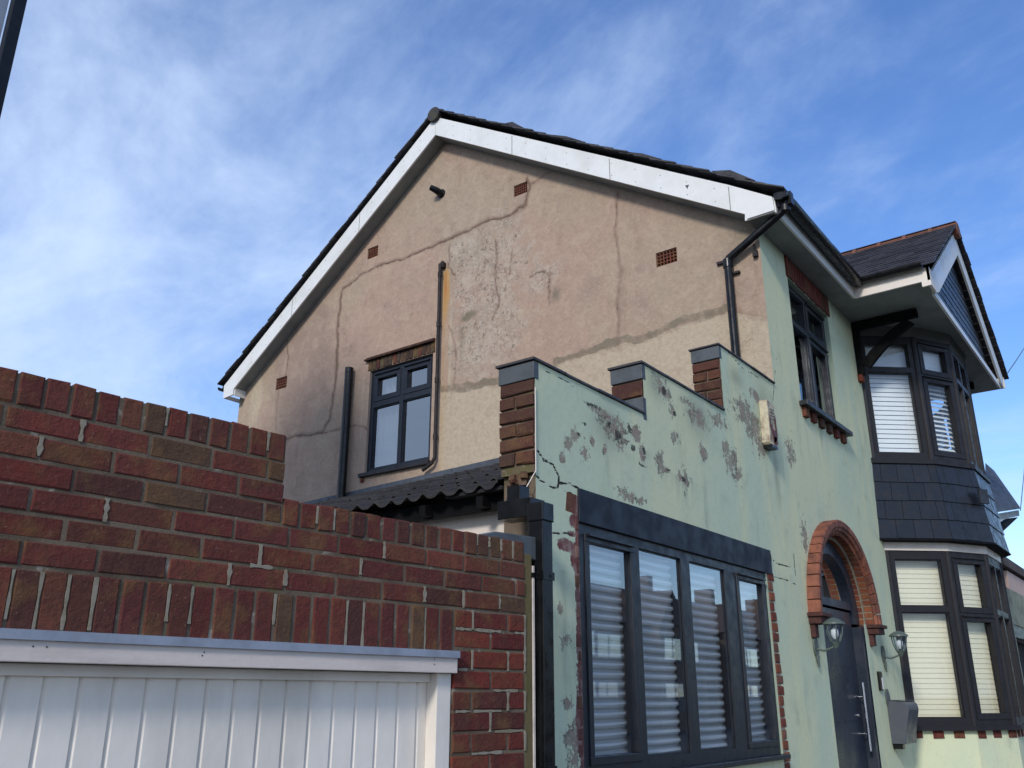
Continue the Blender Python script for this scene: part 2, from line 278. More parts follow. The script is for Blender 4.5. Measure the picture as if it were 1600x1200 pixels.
# ------------------------------------------------------------------ mesh builder
class Fr:                                   # local frame: a along u, d outward, z up
    def __init__(s, o, u):
        s.o = np.array([o[0], o[1], 0.0]); u = np.array([u[0], u[1], 0.0]); s.u = u/np.linalg.norm(u); s.n = np.array([s.u[1], -s.u[0], 0])
    def __call__(s, a, d, z): return s.o+s.u*a+s.n*d+np.array([0, 0, z])
FAC = Fr((0, YF), (1, 0)); GAB = Fr((XG, 0), (0, -1))       # gable: a = -y
WORLD = Fr((0, 0), (1, 0)); WORLD.n = np.array([0, 1.0, 0])
class MB:
    def __init__(s): s.v = []; s.f = []; s.c = []; s.mi = {}; s.cur = 0
    def add(s, vs, fs, c=(1, 1, 1)):
        b = len(s.v); s.v += [tuple(map(float, p)) for p in vs]
        for f in fs:
            if s.cur: s.mi[len(s.f)] = s.cur
            s.f.append(tuple(b+i for i in f)); s.c.append(c)
    def blob(s, a, b, z0, z1, d, fr):       # ragged smear of pointing
        n = 5; V = []
        hz = (b-a) > (z1-z0); L = []; R_ = []
        for i in range(n+1):
            t = i/n; k = .25+.9*random.random()
            if hz: L.append((a+(b-a)*t, (z0+z1)/2-(z1-z0)/2*k)); R_.append((a+(b-a)*t, (z0+z1)/2+(z1-z0)/2*k))
            else: L.append(((a+b)/2-(b-a)/2*k, z0+(z1-z0)*t)); R_.append(((a+b)/2+(b-a)/2*k, z0+(z1-z0)*t))
        P = [fr(x, d, z) for x, z in L+R_]; Q = [fr(x, d-.01, z) for x, z in L+R_]; m = n+1
        c0 = s.cur; s.cur = 1
        s.add(P+Q, [(i, i+1, m+i+1, m+i) for i in range(n)]+[(i, i+1, 2*m+i+1, 2*m+i) for i in range(n)]+[(m+i, m+i+1, 3*m+i+1, 3*m+i) for i in range(n)], (1, 1, 1)); s.cur = c0
    def box(s, a0, a1, d0, d1, z0, z1, fr=WORLD, c=(1, 1, 1), skew=None):
        P = [fr(a, d, z) for z in (z0, z1) for d in (d0, d1) for a in (a0, a1)]
        s.add(P, [(0, 1, 3, 2), (4, 6, 7, 5), (0, 4, 5, 1), (2, 3, 7, 6), (0, 2, 6, 4), (1, 5, 7, 3)], c)
    def brick(s, a0, a1, z0, z1, d, depth, fr, c=(1, 1, 1), ch=.004, jit=.0022):
        j = lambda: random.uniform(-jit, jit)
        dd = d+random.uniform(-.0025, .0025)
        back = [(a0, z0), (a1, z0), (a1, z1), (a0, z1)]
        fr_ = [(a0+ch, z0+ch), (a1-ch, z0+ch), (a1-ch, z1-ch), (a0+ch, z1-ch)]
        o = [(x+j(), z+j()) for x, z in back]; i_ = [(x+j(), z+j()) for x, z in fr_]
        P = [fr(x, d-depth, z) for x, z in o]+[fr(x, dd-ch, z) for x, z in o]+[fr(x, dd, z) for x, z in i_]
        fs = [(8, 9, 10, 11)]
        for k in range(4): fs += [(k, (k+1) % 4, 4+(k+1) % 4, 4+k), (4+k, 4+(k+1) % 4, 8+(k+1) % 4, 8+k)]
        s.add(P, fs, c)
    def quad(s, p, c=(1, 1, 1)): s.add(p, [tuple(range(len(p)))], c)
    def prism(s, pts, off, c=(1, 1, 1)):    # closed polygon extruded by vector off
        n = len(pts); o = np.array(off); P = [np.array(p) for p in pts]
        s.add(P+[p+o for p in P], [tuple(range(n-1, -1, -1)), tuple(range(n, 2*n))]+[(i, (i+1) % n, n+(i+1) % n, n+i) for i in range(n)], c)
    def tube(s, path, r, n=12, cap=True, c=(1, 1, 1)):
        path = [Vector(p) for p in path]; rs = r if isinstance(r, (list, tuple)) else [r]*len(path); V = []; ref = None
        for i, p in enumerate(path):
            if i == 0: t = path[1]-p
            elif i == len(path)-1: t = p-path[i-1]
            else: t = (path[i+1]-p).normalized()+(p-path[i-1]).normalized()
            t.normalize()
            if ref is None: ref = t.orthogonal().normalized()
            ref = (ref-t*ref.dot(t)).normalized(); b = t.cross(ref)
            V += [p+(ref*math.cos(2*math.pi*k/n)+b*math.sin(2*math.pi*k/n))*rs[i] for k in range(n)]
        fs = [(i*n+k, i*n+(k+1) % n, (i+1)*n+(k+1) % n, (i+1)*n+k) for i in range(len(path)-1) for k in range(n)]
        if cap: fs += [tuple(range(n-1, -1, -1)), tuple((len(path)-1)*n+k for k in range(n))]
        s.add(V, fs, c)
    def build(s, name, mat, parent=None, bevel=0, smooth=False):
        me = bpy.data.meshes.new(name); me.from_pydata(s.v, [], s.f)
        for m_ in (mat if isinstance(mat, (list, tuple)) else [mat]): me.materials.append(m_)
        if s.mi: me.polygons.foreach_set('material_index', [s.mi.get(i, 0) for i in range(len(s.f))])
        ca = me.color_attributes.new('col', 'FLOAT_COLOR', 'CORNER')
        arr = np.ones((len(me.loops), 4), np.float32); k = 0
        for f, c in zip(s.f, s.c): arr[k:k+len(f), :3] = c; k += len(f)
        ca.data.foreach_set('color', arr.ravel())
        import bmesh
        bm = bmesh.new(); bm.from_mesh(me); bmesh.ops.recalc_face_normals(bm, faces=bm.faces)
        if bevel:
            es = [e for e in bm.edges if len(e.link_faces) == 2 and e.calc_face_angle(0) > .5]
            bmesh.ops.bevel(bm, geom=es, offset=bevel, segments=2, affect='EDGES', profile=.6)
        bm.to_mesh(me); bm.free()
        if smooth:
            for p in me.polygons: p.use_smooth = True
            try: me.set_sharp_from_angle(angle=math.radians(40))
            except Exception: pass
        o = bpy.data.objects.new(name, me); sc.collection.objects.link(o)
        if parent: o.parent = parent; o.matrix_parent_inverse = Matrix()
        return o
def thing(name, label, cat, group=None, kind=None):
    o = bpy.data.objects.new(name, None); sc.collection.objects.link(o); o.empty_display_size = .1
    o['label'] = label; o['category'] = cat
    if group: o['group'] = group
    return o
def tag(o, label=None, cat=None, group=None, kind=None):
    for k, v in (('label', label), ('category', cat), ('group', group), ('kind', kind)):
        if v: o[k] = v
    return o
BR = [(110, 54, 48), (104, 50, 46), (114, 60, 50), (98, 50, 46), (94, 48, 46), (110, 64, 50), (104, 58, 48), (96, 54, 46), (86, 50, 46), (102, 52, 48), (108, 50, 44), (106, 54, 48), (80, 48, 44), (92, 70, 54)]
def bc(pal=BR, v=.12):
    c = np.array(lin(random.choice(pal)))*(1+random.uniform(-v, v)); return tuple(c)
OR = [(140, 80, 56), (130, 72, 52), (150, 90, 60), (116, 64, 50)]

# ------------------------------------------------------------------ ground, street
mb = MB(); mb.quad([(-1500, -1500, -.02), (1500, -1500, -.02), (1500, 1500, -.02), (-1500, 1500, -.02)]); tag(mb.build('ground', M['asphalt']), kind='structure')
mb = MB(); mb.box(-30, 40, -1.2, 1.2, -.015, .1); tag(mb.build('pavement', M['paving'], bevel=.01), kind='structure')
mb = MB(); mb.box(-30, 40, 1.22, 30, -.015, .06); tag(mb.build('forecourt', M['paving']), kind='structure')

# ------------------------------------------------------------------ skins with painted-on wear (attributes)
def dist_poly(U, V, pts, w0, w1=None):
    out = np.zeros_like(U); w1 = w0 if w1 is None else w1
    for (x0, y0), (x1, y1) in zip(pts[:-1], pts[1:]):
        dx, dy = x1-x0, y1-y0; L = dx*dx+dy*dy+1e-12
        t = np.clip(((U-x0)*dx+(V-y0)*dy)/L, 0, 1); d = np.hypot(U-x0-t*dx, V-y0-t*dy)
        out = np.maximum(out, np.clip(1-d/w0, 0, 1))
    return out
def vnoise(U, V, f, seed=0, octs=3):
    R = np.random.default_rng(seed); out = np.zeros_like(U); a = 1.0; tot = 0
    for o in range(octs):
        g = R.random((256, 256)); x = U*f+37.3; y = V*f+11.7; xi = np.floor(x).astype(int); yi = np.floor(y).astype(int); fx = x-xi; fy = y-yi
        fx = fx*fx*(3-2*fx); fy = fy*fy*(3-2*fy); G_ = lambda i, j: g[i % 256, j % 256]
        out += a*((G_(xi, yi)*(1-fx)+G_(xi+1, yi)*fx)*(1-fy)+(G_(xi, yi+1)*(1-fx)+G_(xi+1, yi+1)*fx)*fy); tot += a; a *= .5; f *= 2.1
    return out/tot-.5
def ell(U, V, cx, cz, rx, rz, ang=0):
    c, s = math.cos(ang), math.sin(ang); a = ((U-cx)*c+(V-cz)*s)/rx; b = (-(U-cx)*s+(V-cz)*c)/rz
    return np.clip(1-.5*np.sqrt(a*a+b*b), 0, 1)
def skin(name, mat, parent, us, vs, keep, P, paint, smooth=True):
    U, V = np.meshgrid(us, vs); m1, m2 = paint(U, V); nu, nv = len(us), len(vs)
    pts = P(U, V).reshape(-1, 3)
    uc = (us[1:]+us[:-1])/2; vc = (vs[1:]+vs[:-1])/2; UC, VC = np.meshgrid(uc, vc); K = keep(UC, VC)
    j, i = np.nonzero(K); a = j*nu+i; F_ = np.stack([a, a+1, a+nu+1, a+nu], 1)
    used = np.unique(F_); remap = -np.ones(nu*nv, int); remap[used] = np.arange(len(used)); F_ = remap[F_]
    me = bpy.data.meshes.new(name); me.vertices.add(len(used)); me.vertices.foreach_set('co', pts[used].astype(np.float32).ravel())
    me.loops.add(F_.size); me.loops.foreach_set('vertex_index', F_.ravel().astype(np.int32))
    me.polygons.add(len(F_)); me.polygons.foreach_set('loop_start', (np.arange(len(F_))*4).astype(np.int32))
    me.update(calc_edges=True); me.validate()
    for nm, m in (('m1', m1), ('m2', m2)):
        at = me.color_attributes.new(nm, 'FLOAT_COLOR', 'POINT'); arr = np.ones((len(used), 4), np.float32)
        for q in range(3): arr[:, q] = m[q].reshape(-1)[used]
        at.data.foreach_set('color', arr.ravel())
    me.materials.append(mat)
    if smooth: me.polygons.foreach_set('use_smooth', np.ones(len(F_), bool))
    o = bpy.data.objects.new(name, me); sc.collection.objects.link(o)
    if parent: o.parent = parent
    return o
def lines(lo, hi, step, extra):
    b = sorted(set([lo, hi]+[e for e in extra if lo < e < hi])); out = []
    for a, c in zip(b[:-1], b[1:]):
        n = max(1, int(round((c-a)/step))); out += list(np.linspace(a, c, n+1)[:-1])
    return np.array(out+[hi])

house = thing('house', 'weathered house with pale green front, tan rendered gable and stepped parapet', 'house')
# ---------- gable wall
AP = (6.334, 8.145); ESL = (8.145-5.70)/(6.334-2.5)
def gtop(y): return np.where(y < AP[0], AP[1]-(AP[0]-y)*.642, AP[1]-(y-AP[0])*.694)
WY0, WY1, WZ0, WZ1 = 6.43, 7.45, 4.045, 5.32
G = lambda L: [ga(x, y) for x, y in L]
def gpaint(U, V):
    y = U; z = V; crack = np.zeros_like(y); yw = y+vnoise(y, z, 4, 1, 4)*.11; zw = z+vnoise(y, z, 4, 2, 4)*.11; fade = .72+.55*(vnoise(y, z, 1.6, 3, 3)+.5)
    for pts, w in ((G([(447,683),(470,680),(505,672),(518,650),(523,600),(527,520),(531,470),(536,450),(570,428),(600,412),(640,400),(690,378),(740,355),(800,333),(822,322),(828,290),(824,280)]), .05),
                   (G([(826,290),(850,272),(880,266),(930,262)]), .045), (G([(500,676),(540,668),(578,667)]), .035),
                   (G([(963,300),(966,380),(967,470),(968,540)]), .045), (G([(430,690),(432,640),(436,605),(447,585),(450,540),(446,510)]), .035),
                   (G([(690,612),(725,608),(740,603),(775,600),(790,590)]), .075), (G([(790,590),(870,568),(905,558),(935,545),(970,538),(1000,530),(1040,515),(1080,503),(1135,485),(1170,492),(1200,500)]), .085),
                   (G([(705,380),(700,420),(712,430)]), .03), (G([(775,375),(773,440),(778,470),(768,500)]), .035), (G([(800,390),(795,430)]), .03),
                   (G([(830,435),(850,425),(862,432),(860,470)]), .035), (G([(705,505),(712,560),(707,600)]), .03)):
        crack = np.maximum(crack, dist_poly(yw, zw, pts, w*1.15)*np.minimum(fade, 1.05)*(.83 if w < .05 else (.97 if w < .06 else .55)))
    e = lambda px, py, rx, rz, a=0: ell(y, z, *ga(px, py), rx, rz, a)
    craze = np.maximum.reduce([e(770,440,.55,.8), e(755,530,.5,.45), e(730,400,.3,.35), e(850,435,.22,.2)])
    # keep crazing right of the rusty pipe
    craze = craze*np.clip((ga(694, 450)[0]-y)/.04, 0, 1)
    ry, _ = ga(696, 480); wd = .035+.03*np.clip((6.4-z)/.5, 0, 1); rw = np.abs(y-(ry-.0)+vnoise(y*4, z*.7, 3, 8, 3)*.05)/wd; rust = np.clip(1.25-rw, 0, 1)*np.clip((6.40-z)/.12, 0, 1)*np.clip(.3+(z-5.55)/.9, .2, 1)*(.75+.9*vnoise(y*10, z*.8, 4, 9, 3))
    grey = np.maximum.reduce([e(732,494,.12,.05,-.25)*1.2, e(722,530,.06,.35)*.7, e(868,460,.08,.1)*.9, e(1180,360,.35,.18)*.8])
    top = gtop(y)-z; grey = np.maximum(grey, np.clip(1-top/.16, 0, 1)*.85)  # greyer towards the verge
    grey = np.maximum(grey, crack*.0)
    # band hugging wide repaired crack
    for pts in (G([(690,612),(740,604),(790,592)]), G([(870,568),(935,545),(1000,530),(1080,503),(1135,485)])):
        q_ = dist_poly(y+vnoise(y, z, 6, 5, 4)*.12, z-.018+vnoise(y, z, 6, 6, 4)*.12, pts, .085); grey = np.maximum(grey, np.clip((q_-.36)*6, 0, 1)*(.78+1.0*vnoise(y, z, 7, 12, 3)))
    bz = np.interp(y, *zip(*sorted(G([(690,612),(740,604),(790,590),(870,568),(935,545),(1000,530),(1080,503),(1135,485),(1200,497)]))))
    cream = np.where(y < ga(690,600)[0], np.clip(.5+(bz-z)/.06, 0, 1), 0)*.9
    strip = np.clip(1-np.abs(y-ga(704,520)[0])/.1, 0, 1)*np.clip((6.2-z)/.3, 0, 1)*.6
    cream = np.maximum(cream, strip); cream = np.maximum(cream, np.clip(1-np.abs(y-7.55)/.07, 0, 1)*(z < 5.3)*.55)
    cream = np.maximum(cream, e(400,620,.25,.9)*.65)
    mauve = np.maximum.reduce([e(470,560,.6,.9), e(640,480,.4,.5)*.5, e(1130,420,.5,.8)*.5])
    return (crack, craze, rust), (grey, cream, mauve)
def gP(U, V): return np.stack([np.full_like(U, XG), U, V], -1)
vents = []
for q in (((1024.5,396),(1057,387),(1029,417)), ((803,291),(824,285),(806,307)), ((575,389),(591,384),(576,405)), ((432,592),(449,587),(434,609))):
    a, b, c = ga(*q[0]), ga(*q[1]), ga(*q[2]); vents.append((b[0], a[0], c[1], a[1]))
us = lines(2.5, 10.01, .018, [WY0, WY1]+[v[0] for v in vents]+[v[1] for v in vents]); vs = lines(0, 8.2, .018, [WZ0, WZ1]+[v[2] for v in vents]+[v[3] for v in vents])
vs = np.concatenate([np.arange(0, 3.7, .4), vs[vs >= 3.7]])
def gkeep(Y, Z):
    k = (Z < gtop(Y)+.06) & ~((Y > WY0) & (Y < WY1) & (Z > WZ0) & (Z < WZ1))
    for v in vents: k &= ~((Y > v[0]) & (Y < v[1]) & (Z > v[2]) & (Z < v[3]))
    return k
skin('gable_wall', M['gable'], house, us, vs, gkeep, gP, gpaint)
tanp = plain('tan_reveal', (160, 144, 130), .9, .3, 6, (120, 100, 86), .3)   # reveals of the opening and hidden sides of the house shell
for (y0, y1, z0, z1) in [(WY0, WY1, WZ0, WZ1)]+[tuple(v) for v in vents]:
    dp = .13; mb = MB()
    mb.quad([(XG, y0, z0), (XG, y1, z0), (XG+dp, y1, z0), (XG+dp, y0, z0)]); mb.quad([(XG, y0, z1), (XG, y1, z1), (XG+dp, y1, z1), (XG+dp, y0, z1)])
    mb.quad([(XG, y0, z0), (XG, y0, z1), (XG+dp, y0, z1), (XG+dp, y0, z0)]); mb.quad([(XG, y1, z0), (XG, y1, z1), (XG+dp, y1, z1), (XG+dp, y1, z0)]); mb.build('opening_reveal', tanp, house)
mb = MB(); mb.quad([(XG, 10.01, 0), (13.4, 10.01, 0), (13.4, 10.01, 5.65), (XG, 10.01, 5.65)]); mb.quad([(13.4, 2.5, 0), (13.4, 10.01, 0), (13.4, 10.01, 5.65), (13.4, 6.33, 8.15), (13.4, 2.5, 5.65)])
mb.build('rear_wall', tanp, house)
mb = MB(); mb.box(XG+.25, 13.3, 2.75, 9.9, 3.2, 3.4); mb.build('inner_wall', M['dark'], house); mb = MB(); mb.box(XG+.25, 13.3, 4.4, 4.5, 0, 5.6); mb.build('inner_wall', M['dark'], house); mb = MB(); mb.box(9.3, 9.4, 2.66, 4.4, 0, 5.6); mb.build('inner_wall', M['dark'], house); mb = MB(); mb.box(XG+.9, XG+1, 4.5, 9.9, 3.4, 5.6); mb.build('inner_wall', M['dark'], house); mb = MB(); mb.box(XG+.02, 13.35, 2.55, 9.9, 5.63, 5.66); mb.build('inner_wall', M['dark'], house)
# air bricks
for v in vents:
    ab = MB(); y0, y1, z0, z1 = v; fr = GAB
    nx = 6 if (y1-y0) > .17 else 5; nz = 4 if nx == 6 else 3
    ab.box(-y1, -y0, -.1, -.09, z0, z1, fr, c=tuple(np.array(lin((70, 30, 24)))))
    for i in range(nx+1):
        a = -y1+(y1-y0-.012)*i/nx; ab.box(a, a+.012, -.09, -.012, z0, z1, fr, c=bc([(112, 66, 50), (100, 58, 46)]))
    for i in range(nz+1):
        z = z0+(z1-z0-.012)*i/nz; ab.box(-y1+.001, -y0-.001, -.09, -.008-random.random()*.004, z, z+.012, fr, c=bc([(112, 66, 50), (100, 58, 46)]))
    ab.build('air_brick', M['brick'], house)

# ---------- facade wall
P1, P2, P3 = (3.52, 3.247), (4.695, 3.587), (5.93, 4.11)
BWX0, BWX1, BWZ0, BWZ1 = 3.905, 6.45, 1.225, 2.645
FWX0, FWX1, FWZ0, FWZ1 = 7.70, 8.86, 4.125, 5.385
DX0, DX1, ACX, ACZ, AR0, AR1 = 7.62, 8.76, 8.15, 2.235, .735, .865
BAYP = [(9.86, 2.5), (10.304, 1.989), (10.795, 1.706), (11.645, 1.706), (12.136, 1.989), (12.58, 2.5)]
FA = lambda L: [fa(x, y) for x, y in L]
def fpaint(U, V):
    x, z = U, V; crack = np.zeros_like(x); xw = x+vnoise(x, z, 14, 1, 3)*.022; zw = z+vnoise(x, z, 14, 2, 3)*.022
    for pts, w in ((FA([(838,700),(850,720),(865,727),(873,744),(872,760),(862,762),(847,753),(838,744)]), .028), (FA([(873,754),(889,757),(904,764)]), .026), (FA([(862,762),(880,768),(898,775)]), .018),
                   (FA([(864,834),(886,832),(908,843)]), .022), (FA([(853,579),(880,594),(895,603),(916,613)]), .014), (FA([(1138,550),(1160,575),(1185,590)]), .02),
                   (FA([(1205,872),(1215,882),(1235,885)]), .02), (FA([(1240,865),(1243,900)]), .03), (FA([(1205,900),(1225,905),(1248,915)]), .02), (FA([(1213,560),(1210,590),(1208,625)]), .02),
                   (FA([(905,768),(960,785),(1020,806),(1100,832),(1200,862)]), .034), (FA([(1188,400),(1195,520),(1203,590)]), .02)):
        crack = np.maximum(crack, dist_poly(xw, zw, pts, w))
    peel = np.zeros_like(x)
    for px, py, rx, rz in ((889,693,6,9),(914,703,6,13),(958,669,13,18),(970,684,9,14),(951,653,14,8),(935,643,10,5),(994,678,5,9),(1004,708,4,12),(1030,720,5,15),(1040,733,6,5),(1054,684,6,8),(1070,750,6,14),(1062,745,4,8),(1099,708,5,9),(1145,722,8,20),(1152,738,7,14),(1134,700,5,8),
                           (1030,598,6,14),(1040,613,5,12),(1022,585,4,6),(1090,651,11,12),(1121,657,10,9),(1160,640,12,16),(1178,668,10,24),(1190,700,5,12),(982,775,14,7),(1000,781,8,5),(1234,705,5,18),(900,680,5,8),(925,690,4,6),(1050,640,4,8),
                           (885,1000,7,13),(889,1100,7,12),(898,1165,12,34),(875,950,4,8),(905,1040,4,20),(1258,840,4,20),(1180,618,7,7),(1072,628,5,5),(945,700,4,8),(880,715,4,6)):
        cx, cz = fa(px, py); s = fa(px+1, py)[0]-cx; s2 = cz-fa(px, py+1)[1]
        peel = np.maximum(peel, ell(x, z, cx, cz, rx*s*1.45, rz*s2*1.4)*(.79 if rx*rz > 60 else .85))
    dark = np.zeros_like(x)
    for px, py, rx, rz in ((925,634,12,4),(952,660,8,10),(966,683,8,12),(1004,727,10,4),(1006,708,3,12),(1045,735,8,3),(1068,748,4,10),(912,662,5,4),(983,672,4,10),(905,678,5,5),(1038,610,4,10),(1054,645,4,8),(990,700,4,6)):
        cx, cz = fa(px, py); s = fa(px+1, py)[0]-cx; s2 = cz-fa(px, py+1)[1]
        dark = np.maximum(dark, ell(x, z, cx, cz, rx*s, rz*s2)*.85)
    bare = np.zeros_like(x)                         # bare brick and scratch coat
    for px, py, rx, rz in ((898,790,5,16),(896,815,6,10),(885,852,14,10),(898,870,7,22),(893,835,9,4),(903,1000,2,70),(903,1130,3,60),(906,905,3,40)):
        cx, cz = fa(px, py); s = fa(px+1, py)[0]-cx; s2 = cz-fa(px, py+1)[1]
        bare = np.maximum(bare, ell(x, z, cx, cz, rx*s, rz*s2))
    bare = np.maximum(bare, np.clip(1-np.abs(x-BWX0+.01)/.07, 0, 1)*(z < 2.6)*.9)
    gr = np.zeros_like(x)
    for px, py, rx, rz in ((1195,640,.25,.35),(1090,650,.3,.25),(950,670,.25,.2),(1213,740,.08,.4),(1025,600,.2,.15),(1150,590,.2,.12)):
        gr = np.maximum(gr, ell(x, z, *fa(px, py), rx, rz)**2)
    for (cx_, w_, z1r, z0r) in ((FWX0+.05, .05, 4.1, 3.3), (FWX1+.05, .06, 4.1, 3.2), (8.2, .3, 4.08, 3.5), (6.9, .08, 3.5, 2.7), (7.4, .05, 1.9, 1.1), (9.25, .07, 1.9, 1.0), (9.35, .12, 1.2, .6), (5.2, .5, 2.95, 2.64), (3.75, .1, 2.2, 1.2)):
        st_ = np.clip(1-np.abs(x-cx_+vnoise(x, z, 3, 21, 2)*.05)/w_, 0, 1)*np.clip((z-z0r)/(z1r-z0r), 0, 1)*(z < z1r)*(.6+1.6*vnoise(x*9, z*.8, 2, 22, 3)); gr = np.maximum(gr, st_*.9)
    gr = np.maximum(gr, np.clip(1-(5.62-z)/.2, 0, 1)*(z > 5))  # duller towards the eaves
    moss = np.zeros_like(x); moss = np.maximum(moss, np.clip(1-(x-3.52)/.03, 0, 1)*(z < 2.5))
    return (crack, peel, dark), (bare, gr, moss)
def ptop(x): return np.where(x < P2[0], P1[1], np.where(x < P3[0], P2[1], np.where(x < XG, P3[1], ZE)))
def fkeep(X, Z):
    k = (Z < ptop(X)) & ~((X > BWX0) & (X < BWX1) & (Z > BWZ0) & (Z < BWZ1)) & ~((X > FWX0) & (X < FWX1) & (Z > FWZ0) & (Z < FWZ1))
    k &= ~((X > DX0) & (X < DX1) & (Z < ACZ)) & ~(np.hypot(X-ACX, Z-ACZ) < .77) | ((Z <= ACZ) & ~((X > DX0) & (X < DX1)) & (Z < ptop(X)) & ~((X > BWX0) & (X < BWX1) & (Z > BWZ0) & (Z < BWZ1)))
    k &= ~((X > 9.9) & (X < 12.54)); return k
us = np.concatenate([lines(P1[0], 7.1, .0135, [P2[0], P3[0], BWX0, BWX1, XG])[:-1], lines(7.1, 9.9, .03, [FWX0, FWX1, DX0, DX1])])
us = np.concatenate([us, lines(9.9, 13.4, .25, [12.54])[1:]])
vs = np.concatenate([[0, .3, .6, .9], lines(1.1, 4.3, .0135, [BWZ0, BWZ1, P1[1], P2[1], P3[1], FWZ0, ACZ]), lines(4.3, ZE, .04, [FWZ1])[1:]])
def fP(U, V): return np.stack([U, np.full_like(U, YF), V], -1)
skin('front_wall', M['green'], house, us, vs, fkeep, fP, fpaint)
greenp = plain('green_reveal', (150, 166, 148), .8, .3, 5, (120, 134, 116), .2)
mb = MB()
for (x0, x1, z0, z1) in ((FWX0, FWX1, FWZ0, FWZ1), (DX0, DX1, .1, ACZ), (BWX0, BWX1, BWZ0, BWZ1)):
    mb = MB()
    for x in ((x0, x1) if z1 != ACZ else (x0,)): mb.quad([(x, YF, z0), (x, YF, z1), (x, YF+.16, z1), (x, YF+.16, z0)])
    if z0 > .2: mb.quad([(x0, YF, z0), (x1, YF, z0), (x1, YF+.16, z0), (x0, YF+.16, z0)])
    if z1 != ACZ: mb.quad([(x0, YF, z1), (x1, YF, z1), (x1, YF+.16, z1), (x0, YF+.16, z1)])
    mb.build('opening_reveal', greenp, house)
# parapet body (rear and top), brick end faces, copings
mb = MB()
mb.box(P1[0]+.004, P2[0], YF+.004, 2.72, 2.66, P1[1]-.004); mb.box(P2[0]+.002, P3[0], YF+.004, 2.72, 2.66, P2[1]-.004); mb.box(P3[0]+.002, XG-.004, YF+.004, 2.72, 2.66, P3[1]-.004)
mb.box(P1[0]+.03, BWX0-.002, YF+.004, 2.72, 0, 2.659); mb.box(BWX1+.002, XG-.004, YF+.004, 2.72, 0, 2.659)
mb.build('parapet_core', M['mortar'], house)
EN = lambda x: Fr((x, 0), (0, -1))
def endbricks(x, z0, z1, rows, d=.012):
    mb = MB(); fr = EN(x); h = (z1-z0)/rows
    for r in range(rows):
        za = z0+r*h
        if (r+rows) % 2: mb.brick(-2.722, -2.506, za+.006, za+h-.006, d, .1, fr, bc([(80,50,44),(74,46,42),(92,58,48),(68,44,40)]), .006, .004)
        else:
            m_ = -2.62+random.uniform(-.01, .01); mb.brick(-2.725, m_-.005, za+.006, za+h-.006, d, .1, fr, bc([(62,46,44),(74,48,42),(84,52,44)]), .006, .004); mb.brick(m_+.005, -2.506, za+.006, za+h-.006, d, .1, fr, bc([(102,62,48),(74,48,42)]), .006, .004)
    mb.build('brick_end', M['brick'], house)
endbricks(P1[0], 2.70, 3.155, 6); endbricks(P2[0], P1[1]+.12, P2[1]-.105, 1); endbricks(P3[0], P2[1]+.02, P3[1]-.105, 5)
for x, z, a in ((P1[0], P1[1], .095), (P2[0], P2[1], .1), (P3[0], P3[1], .1)): mb = MB(); mb.box(x-.014, x+.03, 2.497, 2.728, z-a, z-.002); mb.build('end_slate', M['stone'], house, bevel=.004)
mb = MB(); mb.box(P2[0]-.02, P2[0]+.02, 2.497, 2.725, P1[1]-.03, P1[1]+.115); mb.build('end_slate', M['stone'], house, bevel=.004)
mb = MB()
for x0, x1, z in ((P1[0]-.026, P2[0]-.001, P1[1]), (P2[0]-.026, P3[0]-.001, P2[1]), (P3[0]-.026, XG-.002, P3[1])):
    x = x0; mb = MB()
    while x < x1:
        xe = min(x+random.uniform(.28, .34), x1); mb.box(x, xe-.002, 2.487+random.uniform(-.003, .004), 2.74, z+.001+random.uniform(0, .004), z+.014+random.uniform(0, .004)); x = xe
    mb.build('coping', M['slate'], house)
# broken corner at the foot of the parapet end, with loose render beads
mb = MB()
for k in range(16):
    a = random.uniform(0, 1); x = P1[0]-.01+random.uniform(-.02, .05); y = YF+.02+random.uniform(0, .13); z = 2.44+random.uniform(0, .2); s = random.uniform(.02, .045)
    pts = [(x+s*math.cos(t+a)*random.uniform(.6, 1), y+s*math.sin(t+a)*random.uniform(.6, 1), z) for t in np.linspace(0, 2*math.pi, 6)[:-1]]
    mb.prism(pts, (random.uniform(-.01, .01), random.uniform(-.01, .01), s*random.uniform(.6, 1.4)), bc([(120, 96, 74), (96, 84, 72), (84, 46, 40), (140, 124, 104)]))
mb.build('broken_masonry', M['brick'], house)
mb = MB(); mb.tube([(P1[0]-.006, YF-.006, 3.1), (P1[0]-.006, YF-.006, 2.66), (P1[0]-.09, YF+.06, 2.47)], .0028, 6); mb.tube([(P1[0]-.05, YF+.05, 2.55), (P1[0]-.09, YF+.05, 2.49)], .004, 6); mb.build('render_bead', M['cream'], house)
# lintel over the wide window
mb = MB(); mb.box(3.90, 6.56, YF-.012, YF+.15, 2.462, 2.642); mb.build('lintel', M['anth2'], house, bevel=.003)
# brick strips beside the wide window
mb = MB(); z = 1.1
while z < 2.62:
    w = random.choice((.085, .10, .115)); mb.brick(6.475, 6.475+w, z, z+.064, .006, .05, FAC, bc([(150,84,60),(128,64,52),(140,96,80),(118,60,50)]), .006, .005); z += .073
mb.build('exposed_brick', M['brick'], house); mb = MB(); z = 1.1
while z < 2.44:
    w = random.choice((.02, .03, .045)); mb.brick(BWX0-w-.004, BWX0-.004, z, z+.064, .004, .05, FAC, bc([(110,72,68),(90,56,54),(130,100,92)]), .006, .005); z += .073
mb.brick(3.78, 3.895, 2.5, 2.62, .003, .05, FAC, bc([(118,72,66)]), .01, .01)
mb.build('exposed_brick', M['brick'], house)
mb = MB(); mb.box(6.47, 6.55, .003-.03, .001, 1.1, 2.62, FAC); mb.build('exposed_mortar', M['mortar_w'], house)

